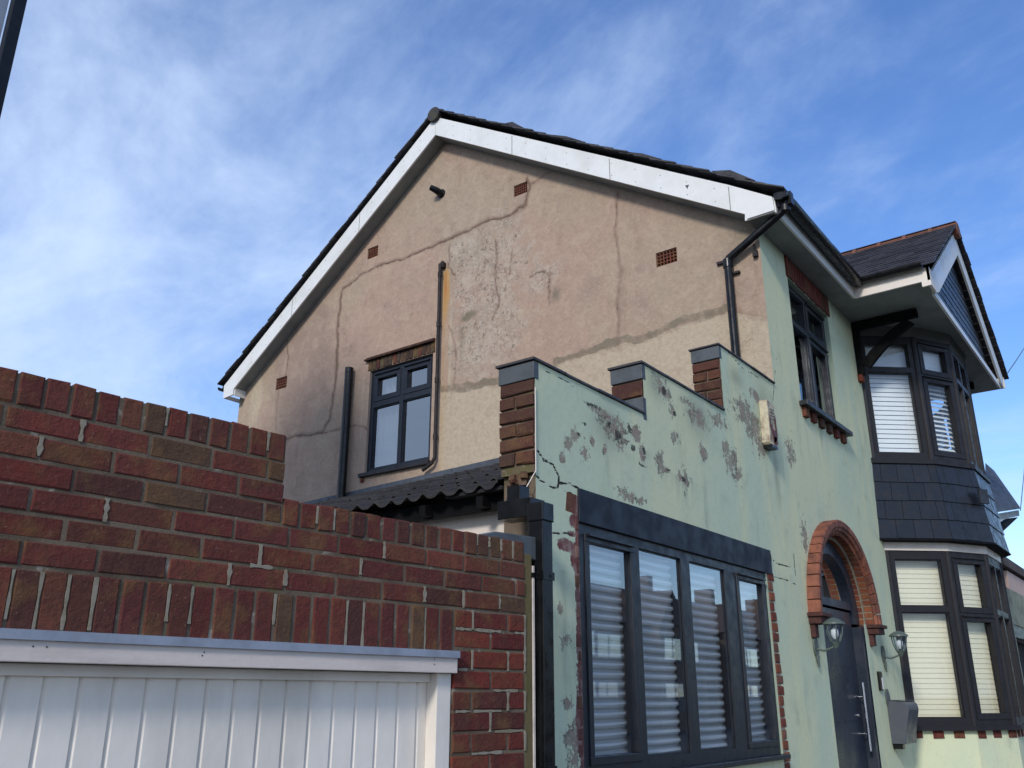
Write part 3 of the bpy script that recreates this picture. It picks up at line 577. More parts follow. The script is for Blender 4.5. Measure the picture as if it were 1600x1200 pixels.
# ---------- generic windows in a local frame
def window(fr, a0, a1, z0, z1, d, mat, lights, glass, fw_=.06, name='window', dep=.07, parent=None, sash_w=.045, gl=.035):
    """lights: list of (a0,a1,z0,z1,kind) glass openings; everything between them is frame"""
    w = bpy.data.objects.new(name, None); sc.collection.objects.link(w); w.parent = parent or house; w.empty_display_size = .05
    aset = sorted({a0, a1, *[l[0] for l in lights], *[l[1] for l in lights]}); zset = sorted({z0, z1, *[l[2] for l in lights], *[l[3] for l in lights]})
    mb = MB(); cols = []
    # vertical strips then fill horizontally, avoiding the openings
    for i in range(len(aset)-1):
        A0, A1 = aset[i], aset[i+1]; holes = sorted((l[2], l[3]) for l in lights if l[0] < (A0+A1)/2 < l[1]); z = z0
        for h0, h1 in holes+[(z1, z1)]:
            if h0-z > 1e-4: cols.append((A0, A1, z, h0))
            z = max(z, h1)
    merged = True
    for (A0, A1, Z0, Z1) in cols: mb.box(A0, A1, d-dep, d, Z0, Z1, fr)
    mb.build('frame', mat, w)
    for l in lights:
        g0, g1, h0, h1, kind = l
        if kind == 'sash':
            s = MB(); t = sash_w; dd = d+.008
            for (b0, b1, k0, k1) in ((g0-.012, g1+.012, h0-.012, h0+t), (g0-.012, g1+.012, h1-t, h1+.012), (g0-.012, g0+t, h0+t, h1-t), (g1-t, g1+.012, h0+t, h1-t)): s.box(b0, b1, d-dep+.01, dd, k0, k1, fr)
            s.build('sash', mat, w, bevel=.004)
            if (g1-g0) > .2:
                s2 = MB(); s2.box(g0+.0, g1-.0, dd, dd+.022, h1+.0, h1+.012, fr); s2.build('drip_bead', mat, w)
            g0, g1, h0, h1 = g0+t, g1-t, h0+t, h1-t
        else:
            s = MB(); t = .012
            for (b0, b1, k0, k1) in ((g0, g1, h0, h0+t), (g0, g1, h1-t, h1), (g0, g0+t, h0+t, h1-t), (g1-t, g1, h0+t, h1-t)): s.box(b0, b1, d-dep+.012, d-.014, k0, k1, fr)
            s.build('bead', mat, w)
        p = MB(); p.quad([fr(g0, d-gl, h0), fr(g1, d-gl, h0), fr(g1, d-gl, h1), fr(g0, d-gl, h1)]); p.build('pane', glass, w)
    return w
# wide ground-floor window
xs = [fa(px, 915, YF+.01)[0] for px in (909, 920.5, 985, 1000, 1065, 1078.6, 1132.5, 1153.6, 1189, 1200)]
zt = 2.40
BW = [(xs[1]-.03, xs[2]+.03, 1.29, zt-.0, 'sash'), (xs[3], xs[4], 1.29, zt+.01, 'fix'), (xs[5], xs[6], 1.29, zt+.01, 'fix'), (xs[7]-.03, xs[8]+.03, 1.29, zt, 'sash')]
window(FAC, BWX0, BWX1-.002, BWZ0, 2.4615, -.008, M['anth'], BW, M['glass2'], dep=.07, sash_w=.03, gl=.016)
mb = MB(); mb.box(BWX0-.03, BWX1+.03, YF-.05, YF+.1, BWZ0-.03, BWZ0); mb.build('sill', M['anth'], house, bevel=.004)
def pleated(fr, a0, a1, z0, z1, d, pitch, amp, label, mat=M['fabric'], ragged=.012, seed=0, tilt=0):
    r = random.Random(seed); n = int((z1-z0)/pitch*8); V = []; rows = []
    for i in range(n+1):
        z = z0+(z1-z0)*i/n; ph = 2*math.pi*(z-z0)/pitch; dd = d+amp*math.cos(ph); e = ragged*math.sin(ph)*(1-.4*(z-z0)/(z1-z0))
        m_ = 7; row = []
        for k in range(m_):
            t = k/(m_-1); a = a0+(a1-a0+e)*t; row.append(fr(a, dd, z+tilt*t*(1-(z-z0)/(z1-z0)) - .006*math.sin(math.pi*t)))
        V += row
    f = [(i*7+k, i*7+k+1, i*7+7+k+1, i*7+7+k) for i in range(n) for k in range(6)]
    b = MB(); b.add(V, f); o = b.build('pleated_blind', mat, None, smooth=True); return o
labs = ['grey striped pleated blind behind the leftmost pane of the wide window', 'grey striped pleated blind behind the second pane of the wide window', 'grey striped pleated blind behind the third pane of the wide window', 'narrow grey striped pleated blind behind the rightmost pane of the wide window']
for i, l in enumerate(BW):
    o = pleated(FAC, l[0]+.05, l[1]+(.035 if i != 3 else .0)-.02*(i == 1), 1.26, 2.40, -.085, .05, .011, '', seed=i, tilt=random.uniform(-.004, .01), ragged=.022)
    tag(o, labs[i], 'blind', 'pleated blinds in the wide window')
mb = MB(); mb.box(3.72, 6.9, 3.1, 3.12, .0, 2.6); mb.build('inner_wall', M['dark'], house); mb = MB(); mb.box(3.53, 7.0, 2.72, 3.1, 2.6, 2.62); mb.build('inner_wall', M['dark'], house)
# upper front window
fx = [fa(px, py)[0] for px, py in ((1235,500),(1262,520),(1270,525),(1305,555))]
mid = (FWX0+FWX1)/2-.02; tz = 4.98
FW = [(FWX0+.05, mid-.03, tz+.04, FWZ1-.06, 'fix'), (mid+.03, FWX1-.05, tz+.04, FWZ1-.06, 'sash'), (FWX0+.05, mid-.03, FWZ0+.06, tz-.02, 'fix'), (mid+.03, FWX1-.05, FWZ0+.06, tz-.02, 'sash')]
window(FAC, FWX0, FWX1, FWZ0, FWZ1, -.05, M['anth'], FW, M['glass'], dep=.07)
mb = MB(); mb.box(FWX0-.06, FWX1+.1, YF-.075, YF+.08, FWZ0-.045, FWZ0); mb.build('sill', M['anth'], house, bevel=.005)
mb = MB()
for i in range(6):
    x = FWX0-.01+i*.215; mb = MB(); mb.brick(x, x+.10, FWZ0-.135, FWZ0-.048, .035, .06, FAC, bc([(120, 66, 52), (78, 60, 52), (96, 50, 44)]), .005, .004); mb.build('sill_brick', M['brick'], house)
mb = MB()
x = FWX0-.03
while x < FWX1+.05:
    mb.brick(x, x+.062, FWZ1+.004, ZE-.012, .016, .06, FAC, bc([(110, 50, 44), (96, 44, 42), (84, 42, 38)]), .005, .003); x += .073
mb.build('brick_header', M['brick'], house)
def swag(fr, a0, a1, z0, z1, d, label, n=22, mat=None, name='roller_blind', cat='blind', wav=.0, depth=.02):
    b = MB(); V = []; K = 28
    for j in range(n+1):
        z = z0+(z1-z0)*j/n
        for k in range(K+1):
            t = k/K; V.append(fr(a0+(a1-a0)*t, d+depth*math.sin(t*wav*2*math.pi)+.003*math.sin(j*1.7), z))
    f = [(j*(K+1)+k, j*(K+1)+k+1, (j+1)*(K+1)+k+1, (j+1)*(K+1)+k) for j in range(n) for k in range(K)]
    b.add(V, f); o = b.build(name, mat or M['curtain'], None, smooth=True); tag(o, label, cat); return o
o = pleated(FAC, FWX0+.04, mid-.2, FWZ0+.06, FWZ1-.05, -.15, .075, .012, '', seed=3, mat=M['fabric'], ragged=.02); tag(o, 'dark pleated blind in the left half of the upper front window', 'blind')
o = pleated(FAC, mid+.12, FWX1-.25, FWZ0+.06, FWZ1-.05, -.15, .075, .012, '', seed=4, mat=M['blind_c'], ragged=.03); tag(o, 'cream scalloped blind in the right half of the upper front window', 'blind')
mb = MB(); mb.box(7.1, 9.28, 3.5, 3.52, 3.45, 5.6); mb.build('inner_wall', M['dark'], house)
# gable window
gm = (-(WY0+WY1)/2); tzg = ga(620, 622)[1]
GW = [(-WY1+.06, gm-.035, tzg+.05, WZ1-.06, 'sash'), (gm+.035, -WY0-.06, tzg+.05, WZ1-.06, 'sash'), (-WY1+.055, gm-.03, WZ0+.055, tzg-.03, 'fix'), (gm+.03, -WY0-.055, WZ0+.055, tzg-.03, 'fix')]
window(GAB, -WY1, -WY0, WZ0, WZ1, -.035, M['anth2'], GW, M['glassd'], dep=.07, sash_w=.05)
mb = MB(); mb.box(-WY1-.06, -WY0+.02, -.03, .05, WZ0-.045, WZ0, GAB); mb.build('sill', M['frameb'], house, bevel=.005)
mb = MB(); a = -WY1-.03
while a < -WY0+.0:
    mb.brick(a, a+.06, WZ1+.006, WZ1+.13, .012, .06, GAB, bc([(96, 56, 48), (60, 50, 44), (92, 84, 60), (84, 50, 50), (70, 62, 54)]), .005, .004); a += .068
mb.box(-WY1-.07, -WY0+.03, -.02, .05, WZ1+.132, WZ1+.152, GAB, c=lin((58, 42, 38))); mb.box(-WY1-.05, -WY0+.03, -.02, .03, WZ1+.155, WZ1+.172, GAB, c=lin((74, 50, 44)))
mb.build('brick_header', M['brick'], house); mb = MB(); mb.brick(-WY1-.04, -WY1+.0, WZ0-.10, WZ0-.047, .03, .05, GAB, bc()); mb.build('sill_brick', M['brick'], house)
swag(GAB, -WY1+.02, gm-.12, WZ0+.03, WZ1, -.17, 'white net curtain drawn to the left side of the gable window', wav=4, name='curtain', cat='curtain')

# ---------- door with arch
mb = MB(); segs = 26; 
for i in range(segs):
    t0, t1 = math.pi*i/segs, math.pi*(i+1)/segs; g = .0055
    def pt(r, t, y): return (ACX-r*math.cos(t), y, ACZ+r*math.sin(t))
    a, b = t0+g, t1-g; yf = YF-.10
    prof = [(AR0, yf+.045), (AR0+.028, yf+.04), (AR0+.036, yf+.018), (AR0+.06, yf+.012), (AR0+.07, yf), (AR1-.012, yf-.002), (AR1, yf+.01), (AR1, YF+.02), (AR0, YF+.02)]
    V = [pt(r, a, y) for r, y in prof]+[pt(r, b, y) for r, y in prof]; n = len(prof)
    mb.add(V, [tuple(range(n)), tuple(range(2*n-1, n-1, -1))]+[(k, (k+1) % n, n+(k+1) % n, n+k) for k in range(n)], tuple(np.array((1, 1, 1))*random.uniform(.8, 1)))
kk = NT('arch_brick'); ca, _ = kk.attr('col'); cc = kk.mix(1.0, ca, kk.mix(kk.ramp(kk.noise(8, 5), .4, .65), lin((142, 84, 60)), lin((108, 64, 48))), 'MULTIPLY')
cc = kk.mix(kk.ramp(kk.noise(14, 6, .7, off=4), .48, .72, 0, .7), cc, lin((74, 46, 34))); kk.col(cc); kk.rough(.7); kk.bump(kk.noise(60, 5), .3, .004)
mb.build('door_arch', kk.m, house)
mb = MB(); ns = 40                                   # header bricks lining the arch, two rows deep
for i in range(ns):
    t0, t1 = math.pi*(i+.10)/ns, math.pi*(i+.90)/ns
    for (y0, y1, r0) in ((YF-.058, YF+.01, AR0-.006), (YF+.022, YF+.09, AR0-.035)):
        P = []
        for y in (y0, y1):
            for r, t in ((r0, t0), (r0, t1), (AR0+.02, t1), (AR0+.02, t0)): P.append((ACX-r*math.cos(t), y, ACZ+r*math.sin(t)))
        mb.add(P, [(0, 1, 2, 3), (4, 7, 6, 5), (0, 4, 5, 1), (1, 5, 6, 2), (2, 6, 7, 3), (3, 7, 4, 0)], bc(OR))
mb.build('arch_lining', M['brick'], house)
mb = MB()
for i in range(48):
    t0, t1 = math.pi*i/48, math.pi*(i+1)/48
    for (y0, y1, r0) in ((YF-.055, YF+.013, AR0-.002), (YF+.013, YF+.10, AR0-.031)):
        P = [(ACX-r*math.cos(t), y, ACZ+r*math.sin(t)) for y in (y0, y1) for r, t in ((r0, t0), (r0, t1), (AR0+.1, t1), (AR0+.1, t0))]
        mb.add(P, [(0, 1, 2, 3), (4, 7, 6, 5), (0, 4, 5, 1), (2, 6, 7, 3)])
mb.build('arch_mortar', M['mortar_w'], house)
mb = MB()
for s, x0 in ((-1, ACX-AR1-.03), (1, ACX+AR0-.05)):
    mb = MB(); mb.box(x0, x0+.24, YF-.125, YF+.1, ACZ-.03, ACZ); mb.box(x0+.02, x0+.22, YF-.10, YF+.1, ACZ-.085, ACZ-.031); mb.box(x0+.04, x0+.12, YF-.04, YF+.02, ACZ-.19, ACZ-.086); mb.build('corbel', M['corbel'], house, bevel=.004)
door = bpy.data.objects.new('door', None); sc.collection.objects.link(door); door.parent = house
YD = YF+.09
mb = MB(); mb.box(DX0+.002, DX0+.075, YD-.02, YD+.05, .1, ACZ); mb.box(DX1-.075, DX1-.0, YF+.006, YD+.05, .1, ACZ-.03); mb.box(DX0+.075, DX1-.075, YD-.015, YD+.05, ACZ+.12, ACZ+.19)
for i in range(30):
    t0, t1 = math.pi*i/30, math.pi*(i+1)/30
    P = [(ACX-r*math.cos(t), y, ACZ+r*math.sin(t)) for y in (YD-.03, YD+.05) for r, t in ((.58, t0), (.58, t1), (.72, t1), (.72, t0))]
    mb.add(P, [(0, 1, 2, 3), (4, 7, 6, 5), (0, 4, 5, 1), (1, 5, 6, 2), (2, 6, 7, 3), (3, 7, 4, 0)])
mb.build('frame', M['doorb'], door)
mb = MB(); mb.box(DX0+.075, DX1-.075, YD+.0, YD+.045, .12, ACZ+.10)
for z in (.5, .95, 1.4, 1.85): mb.box(DX0+.12, DX1-.2, YD-.003, YD, z, z+.004)
mb.build('door_leaf', M['doorb'], door)
mb = MB(); pts = [(ACX-.62*math.cos(t), YD+.02, ACZ+.62*math.sin(t)) for t in np.linspace(.19, math.pi-.19, 24)]; pts = [(ACX-.6, YD+.02, ACZ+.19)]+pts[0:]+[(ACX+.6, YD+.02, ACZ+.19)]
mb.quad([p for p in pts]); mb.build('fanlight', M['glassd'], door)
mb = MB(); mb.box(DX0, DX1, YD+.3, YD+.31, 0, 3.1); mb.build('inner_wall', M['dark'], house)
mb = MB(); hx = DX1-.16; h0, h1 = 1.15, 1.72
mb.tube([(hx, YD-.06, h0), (hx, YD-.06, h1)], .0125, 12)
for z in (1.29, 1.60): mb.tube([(hx-.0, YD-.06, z), (hx, YD+.01, z)], .008, 10)
mb.build('handle', M['steel'], door, smooth=True)
mb = MB(); mb.tube([(hx-.03, YD-.012, 1.44), (hx-.03, YD+.005, 1.44)], .022, 16); mb.build('lock', M['steel'], door, smooth=True)

# ---------- bay window
def off(d):
    P = [np.array(p) for p in BAYP]; out = []
    for i, p in enumerate(P):
        ns_ = []
        for a, b in ((i-1, i), (i, i+1)):
            if 0 <= a and b < len(P): u = P[b]-P[a]; u = u/np.linalg.norm(u); ns_.append(np.array([u[1], -u[0]]))
        if len(ns_) == 1: 
            n = ns_[0]; q = p+n*d; q[1] = 2.5; 
            u = P[1]-P[0] if i == 0 else P[-1]-P[-2]; u = u/np.linalg.norm(u); q = p+n*d; t = (2.5-q[1])/u[1]; q = q+u*t
        else:
            n = ns_[0]+ns_[1]; n /= np.linalg.norm(n); q = p+n*d/np.dot(n, ns_[0])
        out.append(q)
    return out
def bayring(d0, d1, z0, z1, mat, name, inner=-.08, bevel=0, c=(1, 1, 1)):
    A, B, I = off(d0), off(d1), off(inner); mb = MB()
    for i in range(5):
        P = [(*A[i], z0), (*A[i+1], z0), (*I[i+1], z0), (*I[i], z0), (*B[i], z1), (*B[i+1], z1), (*I[i+1], z1), (*I[i], z1)]
        mb.add(P, [(0, 1, 2, 3), (4, 7, 6, 5), (0, 4, 5, 1), (2, 6, 7, 3), (0, 3, 7, 4), (1, 5, 6, 2)], c)
    return mb.build(name, mat, house, bevel=bevel)
bayring(0, 0, .0, 1.285, M['green'], 'bay_base_wall')
bayring(.055, .055, 1.286, 1.325, M['frameb'], 'bay_sill')
bayring(.012, .012, 3.055, 3.14, M['cream'], 'bay_fascia')
bayring(.125, .115, 3.142, 3.165, M['timber'], 'bay_moulding')
bayring(.09, .02, 3.166, 3.99, M['slate2'], 'bay_skirt_core')
bayring(.05, .05, 3.99, 4.045, M['frameb'], 'bay_sill')
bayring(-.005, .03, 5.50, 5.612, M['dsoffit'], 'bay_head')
Z1, Z0 = 4.045, 5.498
mb = MB()                                            # hung slates of the skirt
rows = 4
for r in range(rows):
    za, zb = 3.168+(3.985-3.168)*r/rows, 3.168+(3.985-3.168)*(r+1)/rows+.03
    if r == rows-1: zb = 3.986
    f = lambda z: .098-.07*(z-3.166)/.824
    A, B = off(f(za)+.014), off(f(zb)+.002)
    for i in range(5):
        L = np.linalg.norm(A[i+1]-A[i]); n = max(2, int(round(L/.2))); o_ = (r % 2)*.5
        ts = [0]+[(k+o_)/n for k in range(n+1) if 0.02 < (k+o_)/n < .98]+[1]
        for t0, t1 in zip(ts[:-1], ts[1:]):
            t1 -= .006; ja = random.uniform(-.003, .003)
            p = [A[i]+(A[i+1]-A[i])*t0, A[i]+(A[i+1]-A[i])*t1, B[i]+(B[i+1]-B[i])*t1, B[i]+(B[i+1]-B[i])*t0]
            c = np.array((1, 1, 1))*random.uniform(.75, 1.2)
            n_ = np.array([(A[i+1]-A[i])[1], -(A[i+1]-A[i])[0]]); n_ = n_/np.linalg.norm(n_)*.008
            V = [(*p[0], za+ja), (*p[1], za+ja), (*p[2], zb), (*p[3], zb)]; V2 = [(q[0]-n_[0], q[1]-n_[1], q[2]) for q in V]
            mb.add(V+V2, [(0, 1, 2, 3), (7, 6, 5, 4), (0, 4, 5, 1), (1, 5, 6, 2), (3, 2, 6, 7), (0, 3, 7, 4)], tuple(c))
mb.build('bay_slates', M['slate2'], house)
mb = MB(); A = off(.115); q = A[2]*.25+A[1]*.75; 
# one slipped slate near the second corner
b_ = off(.13); p = b_[1]*.2+b_[2]*.8; u = (b_[2]-b_[1])/np.linalg.norm(b_[2]-b_[1]); fr = Fr(p, u); mb.box(-.02, .11, -.01, .012, 3.58, 3.74, fr, c=(1.9, 1.9, 1.9)); mb.build('slipped_slate', M['slate2'], house)
def zat(px, py, xy):
    d = ray(px, py); return 1.6+d[2]/math.hypot(d[0], d[1])*math.hypot(*xy)
def slats(fr, a0, a1, z0, z1, d, pitch, tilt, mat, label, group):
    b = MB(); z = z0+.02; hw = .024
    while z < z1-.01:
        dz, dy = hw*math.sin(tilt), hw*math.cos(tilt)
        b.box(a0, a1, 0, 0, z, z, fr) if False else None
        P = [fr(a0, d-dy, z+dz), fr(a1, d-dy, z+dz), fr(a1, d, z+.002), fr(a0, d, z+.002), fr(a1, d+dy, z-dz), fr(a0, d+dy, z-dz)]
        P2 = [p+np.array([0, 0, -.0025]) for p in P]
        b.add(P+P2, [(0, 1, 2, 3), (3, 2, 4, 5), (6, 9, 8, 7), (9, 11, 10, 8), (5, 4, 10, 11), (0, 6, 7, 1)]); z += pitch
    for a in (a0+.08, a1-.08): b.box(a-.001, a+.001, d+.0, d+.002, z0, z1, fr)
    b.box(a0, a1, d-.02, d+.02, z1-.035, z1, fr); b.box(a0, a1, d-.02, d+.02, z0-.008, z0+.008, fr)
    o = b.build('venetian_blind', mat, None); tag(o, label, 'blind', group); return o
facename = ['left facet', 'second facet from left', 'front facet', 'fourth facet', 'rightmost facet']
for lev, (z0, z1, mt, gl, bm_, bl) in enumerate(((4.045, 5.50, M['frameb'], M['glass'], M['blind_w'], 'white'), (1.325, 3.055, M['frameb'], M['glass'], M['blind_c'], 'cream'))):
    tz = zat(1380, 579, (10.08, 2.24)) if lev == 0 else zat(1435, 952, (10.08, 2.24))
    for i in range(5):
        p, q = np.array(BAYP[i]), np.array(BAYP[i+1]); L = np.linalg.norm(q-p); fr = Fr(p, q-p)
        op = i in (1, 3); m0 = .085 if i not in (1, 3) else .06; e = .03
        if not op: li = [(m0, L-m0, z0+.075, tz-.03, 'fix'), (m0, L-m0, tz+.03, z1-.09, 'fix')]
        else: li = [(m0, L-m0, z0+.07, tz-.07, 'sash'), (m0, L-m0, tz-.02, z1-.07, 'sash')]
        if i == 2: li = [(m0, L/2-.03, z0+.075, tz-.03, 'fix'), (m0, L/2-.03, tz+.03, z1-.09, 'fix'), (L/2+.03, L-m0, z0+.075, tz-.03, 'fix'), (L/2+.03, L-m0, tz+.03, z1-.09, 'fix')]
        window(fr, .0, L, z0, z1, 0, mt, li, gl, dep=.07, sash_w=.05)
        where = ('upper' if lev == 0 else 'lower')+' bay window'
        if lev == 0: slats(fr, .06, L-.06, z0+.06, tz-.02, -.12, .0545, (1.38 if i < 1 else .85), bm_, f'white venetian blind in the {facename[i]} of the {where}', 'venetian blinds in the bays')
        else: slats(fr, .05, L-.05, z0+.06, z1-.05, -.12, .05, 1.44, bm_, f'cream venetian blind in the {facename[i]} of the {where}', 'venetian blinds in the bays')
        if lev == 0 and i in (0, 1): swag(fr, .05, L-.05, tz-.02, z1-.06, -.10, f'white roller blind above the slats in the {facename[i]} of the upper bay', mat=M['blind_w'], wav=.5, depth=.005)
A, B = off(0), off(-.09)
mb = MB()
for i in range(0, 6):                                 # corner posts
    for (z0, z1) in ((4.045, 5.50), (1.325, 3.055)): mb = MB(); mb.tube([(*(A[i]*.75+B[i]*.25), z0+.001), (*(A[i]*.75+B[i]*.25), z1-.001)], .04, 10); mb.build('corner_post', M['frameb'], house)
mb = MB(); mb.box(9.6, 12.9, 2.62, 2.64, 1.0, 5.6); mb.build('inner_wall', M['dark'], house)
mb = MB()                                            # brick teeth under the lower bay sill
for i in range(5):
    p, q = np.array(BAYP[i]), np.array(BAYP[i+1]); L = np.linalg.norm(q-p); fr = Fr(p, q-p); k = .02
    while k < L-.07: mb = MB(); mb.brick(k, k+.105, 1.215, 1.284, .012, .06, fr, bc([(100, 44, 42), (96, 48, 44)]), .004, .003); mb.build('sill_brick', M['brick'], house); k += .213
# bay gable roof
YB = 1.5; GL, GR_, GZ, GAZ, GAX = 9.2, 13.24, 5.75, 7.09, 11.22
mb = MB(); bw = .055                                   # barge boards
for s in (-1, 1):
    X = lambda x: GAX+s*(x-GAX)*-1 if s == 1 else x
    pts = [(X(GL), YB, 5.735), (X(GL+.13), YB, 5.56), (X(9.44), YB, 5.60), (GAX, YB, 6.79), (GAX, YB, 7.09)]
    mb.prism(pts, (0, .025, 0))
mb.build('bay_barge_board', M['upvc'], house)
mb = MB(); mb.box(GL+.16, 2*GAX-GL-.16, YB+.03, YB+.055, 5.545, 5.62); mb.build('bay_tie_board', M['upvc'], house)
mb = MB(); mb.box(9.10, 9.125, YB+.0, 2.262, 5.617, 5.765); mb.box(9.10, 9.30, YB+.002, YB+.03, 5.56, 5.765); mb.box(9.10, 9.13, YB+.031, YB+.09, 5.56, 5.6169); mb.build('bay_side_fascia', M['cream'], house); mb = MB(); mb.box(13.3, 13.325, YB, 2.26, 5.617, 5.765); mb.build('bay_side_fascia', M['cream'], house)
mb = MB(); mb.quad([(9.12, YB+.03, 5.618), (13.31, YB+.03, 5.618), (13.31, 2.52, 5.618), (9.12, 2.52, 5.618)]); mb.box(XB, 9.12, 2.27, 2.52, 5.619, 5.63); mb.build('soffit', M['soffit'], house)
mb = MB()                                              # slate hanging in the bay gable
z = 5.62; r = 0
while z < 6.75:
    h = .105; half = (6.80-z-.02)/.665; x0, x1 = GAX-half, GAX+half; x = x0-(r % 2)*.09
    while x < x1:
        xa, xb = max(x, x0), min(x+.174, x1)
        if xb-xa > .02:
            c = tuple(np.array((1, 1, 1))*random.uniform(.7, 2.0)); ya = YB+.085
            V = [(xa, ya-random.uniform(.002, .005), z), (xb, ya-random.uniform(.002, .005), z), (xb, ya+.004, z+h+.02), (xa, ya+.004, z+h+.02)]; V2 = [(p[0], p[1]+.008, p[2]) for p in V]
            mb.add(V+V2, [(0, 1, 2, 3), (7, 6, 5, 4), (0, 4, 5, 1), (1, 5, 6, 2), (3, 2, 6, 7), (0, 3, 7, 4)], c)
        x += .18
    z += h; r += 1
mb.build('gable_slates', M['slate2'], house)
mb = MB(); mb.prism([(9.3, YB+.11, 5.62), (13.14, YB+.11, 5.62), (GAX, YB+.11, 6.95)], (0, .05, 0)); mb.build('gable_backing', M['dark'], house)
SL = (GAZ-GZ)/(GAX-GL)
def roof_rows(mb, P0, du, dv, ulen, vlen, gauge, th=.012, wid=.25, jit=.004, jag=.012, clip=None, pert=0):
    """P0 eaves corner, du along the eaves, dv up the slope"""
    du, dv, P0 = np.array(du), np.array(dv), np.array(P0); n = np.cross(du, dv); n = n/np.linalg.norm(n)
    if n[2] < 0: n = -n
    k = 0; v = 0
    while v < vlen:
        v1 = min(v+gauge*1.5, vlen+.02); u = -(k % 2)*wid/2
        while u < ulen:
            ua, ub = max(u, 0), min(u+wid-.003, ulen)
            if clip is not None:
                ua = max(ua, clip(v))
            if ub-ua > .015:
                if ua == 0: ua = -random.uniform(0, jag)
                j1 = random.uniform(0, jit); vv = v-random.uniform(0, .008)
                A = P0+du*ua+dv*vv+n*(th*1.9+j1); B = P0+du*ub+dv*vv+n*(th*1.9+j1+random.uniform(-.002, .002)); C = P0+du*ub+dv*v1+n*th*.5; D = P0+du*ua+dv*v1+n*th*.5
                c = tuple(np.array((1, 1, 1))*random.uniform(.6, 1.35)); d = -n*th
                mb.add([A, B, C, D, A+d, B+d, C+d, D+d], [(0, 1, 2, 3), (7, 6, 5, 4), (0, 4, 5, 1), (1, 5, 6, 2), (3, 2, 6, 7), (0, 3, 7, 4)], c)
            u += wid
        v += gauge; k += 1
mb = MB(); L = math.hypot(GAX-GL+.1, (GAX-GL+.1)*SL); dv = np.array([math.cos(math.atan(SL)), 0, math.sin(math.atan(SL))])
roof_rows(mb, (GL-.16, YB-.05, GZ+.005), (0, 1, 0), dv, 3.2, L+.1, .14, wid=.2, jag=.01)
dv2 = np.array([-dv[0], 0, dv[2]]); roof_rows(mb, (2*GAX-GL+.14, YB-.05, GZ), (0, 1, 0), dv2, 3.2, L+.1, .14, wid=.2, jag=.01)
mb.build('bay_roof', M['slate'], house)
mb = MB()
y = YB-.06
for i in range(10):
    rr = .105; mb.tube([(GAX, y, 7.115), (GAX, y+.30, 7.115)], [rr, rr], 16); mb.tube([(GAX, y+.285, 7.115), (GAX, y+.33, 7.115)], rr+.016, 16); y += .315
mb.build('bay_ridge_tiles', M['ridge'], house, smooth=True)
# main roof
ea = math.atan(.645); dvm = np.array([0, math.cos(ea), math.sin(ea)]); LR = (6.344-2.2)/math.cos(ea)
mb = MB(); roof_rows(mb, (XB-.035, 2.165, 5.80-.02), (1, 0, 0), dvm, 6.65, LR+.02, .2, th=.012, wid=.26, jag=.022)
eb = math.atan(.725); dvb = np.array([0, -math.cos(eb), math.sin(eb)]); LB = (10.19-6.344)/math.cos(eb)
roof_rows(mb, (XB-.035, 10.2, 5.655), (1, 0, 0), dvb, 6.65, LB+.02, .2, th=.012, wid=.26, jag=.022)
# a few lifted slates that break the verge line
for (y, h, w) in ((2.62, .05, .22), (5.12, .045, .16), (3.5, .015, .2), (4.4, .015, .2)):
    z = 5.80-.02+(y-2.165)*.645+.03; mb.prism([(XB-.04, y-w, z-w*.645), (XB-.04, y, z+h), (XB-.04, y+w*.8, z+w*.8*.645-.005), (XB-.04, y+w*.4, z+w*.2)], (.25, 0, 0), (.7, .7, .7))
mb.build('main_roof', M['slate'], house)
mb = MB()
for i in range(15): x = XB-.05+i*.45; mb.tube([(x, 6.34, 8.40), (x+.43, 6.34, 8.40)], .095, 16); mb.tube([(x+.41, 6.34, 8.40), (x+.455, 6.34, 8.40)], .105, 16)
mb.build('ridge_tiles', M['ridged'], house, smooth=True)
# barge boards on the gable
mb = MB(); inn, outz = (6.334, 8.12), (6.344, 8.385)
mb.prism([(XB, inn[0], inn[1]), (XB, 2.536, 5.683), (XB, 2.542, 5.617), (XB, 2.268, 5.617), (XB, 2.275, 5.765), (XB, 2.66, 6.03), (XB, outz[0], outz[1])], (.022, 0, 0))
mb.prism([(XB, inn[0]+.004, inn[1]), (XB, outz[0]+.004, outz[1]), (XB, 10.126, 5.636), (XB, 10.11, 5.45), (XB, 9.90, 5.466), (XB, 9.90, 5.547)], (.022, 0, 0))
mb.build('barge_board', M['upvc'], house)
mb = MB()
for yj in (3.9, 5.15, 7.6, 8.8, 2.662):                  # butt joints with cover strips and nail heads
    if yj < 6.33: zb_, zt_ = 5.683+(yj-2.536)*.642, 5.763+(yj-2.27)*.643
    else: zb_, zt_ = 8.12-(yj-6.334)*.722, 8.385-(yj-6.344)*.727
    mb.box(XB-.0025, XB-.0005, yj, yj+.007, zb_+.004, zt_-.004)
mb.build('board_joint', M['soffit'], house); mb = MB()
for q in range(26):
    yj = 2.8+q*.27; 
    if yj < 6.2: zb_ = 5.683+(yj-2.536)*.642
    elif yj > 6.5: zb_ = 8.12-(yj-6.334)*.722
    else: continue
    mb.box(XB-.003, XB-.0005, yj, yj+.008, zb_+.05, zb_+.058); mb.box(XB-.003, XB-.0005, yj, yj+.008, zb_+.19, zb_+.198)
mb.build('nail_heads', M['soffit'], house)
mb = MB(); mb.prism([(XB-.002, 3.05, 6.18), (XB-.002, 3.09, 6.185), (XB-.002, 3.07, 6.14)], (.0015, 0, 0))
mb.build('chip', M['lead'], house)
mb = MB()                                              # verge soffit boards
def strip(y0, z0, y1, z1, t=.012): mb.prism([(XB+.022, y0, z0), (XB+.022, y1, z1), (XB+.022, y1, z1+t), (XB+.022, y0, z0+t)], (XG-XB-.02, 0, 0))
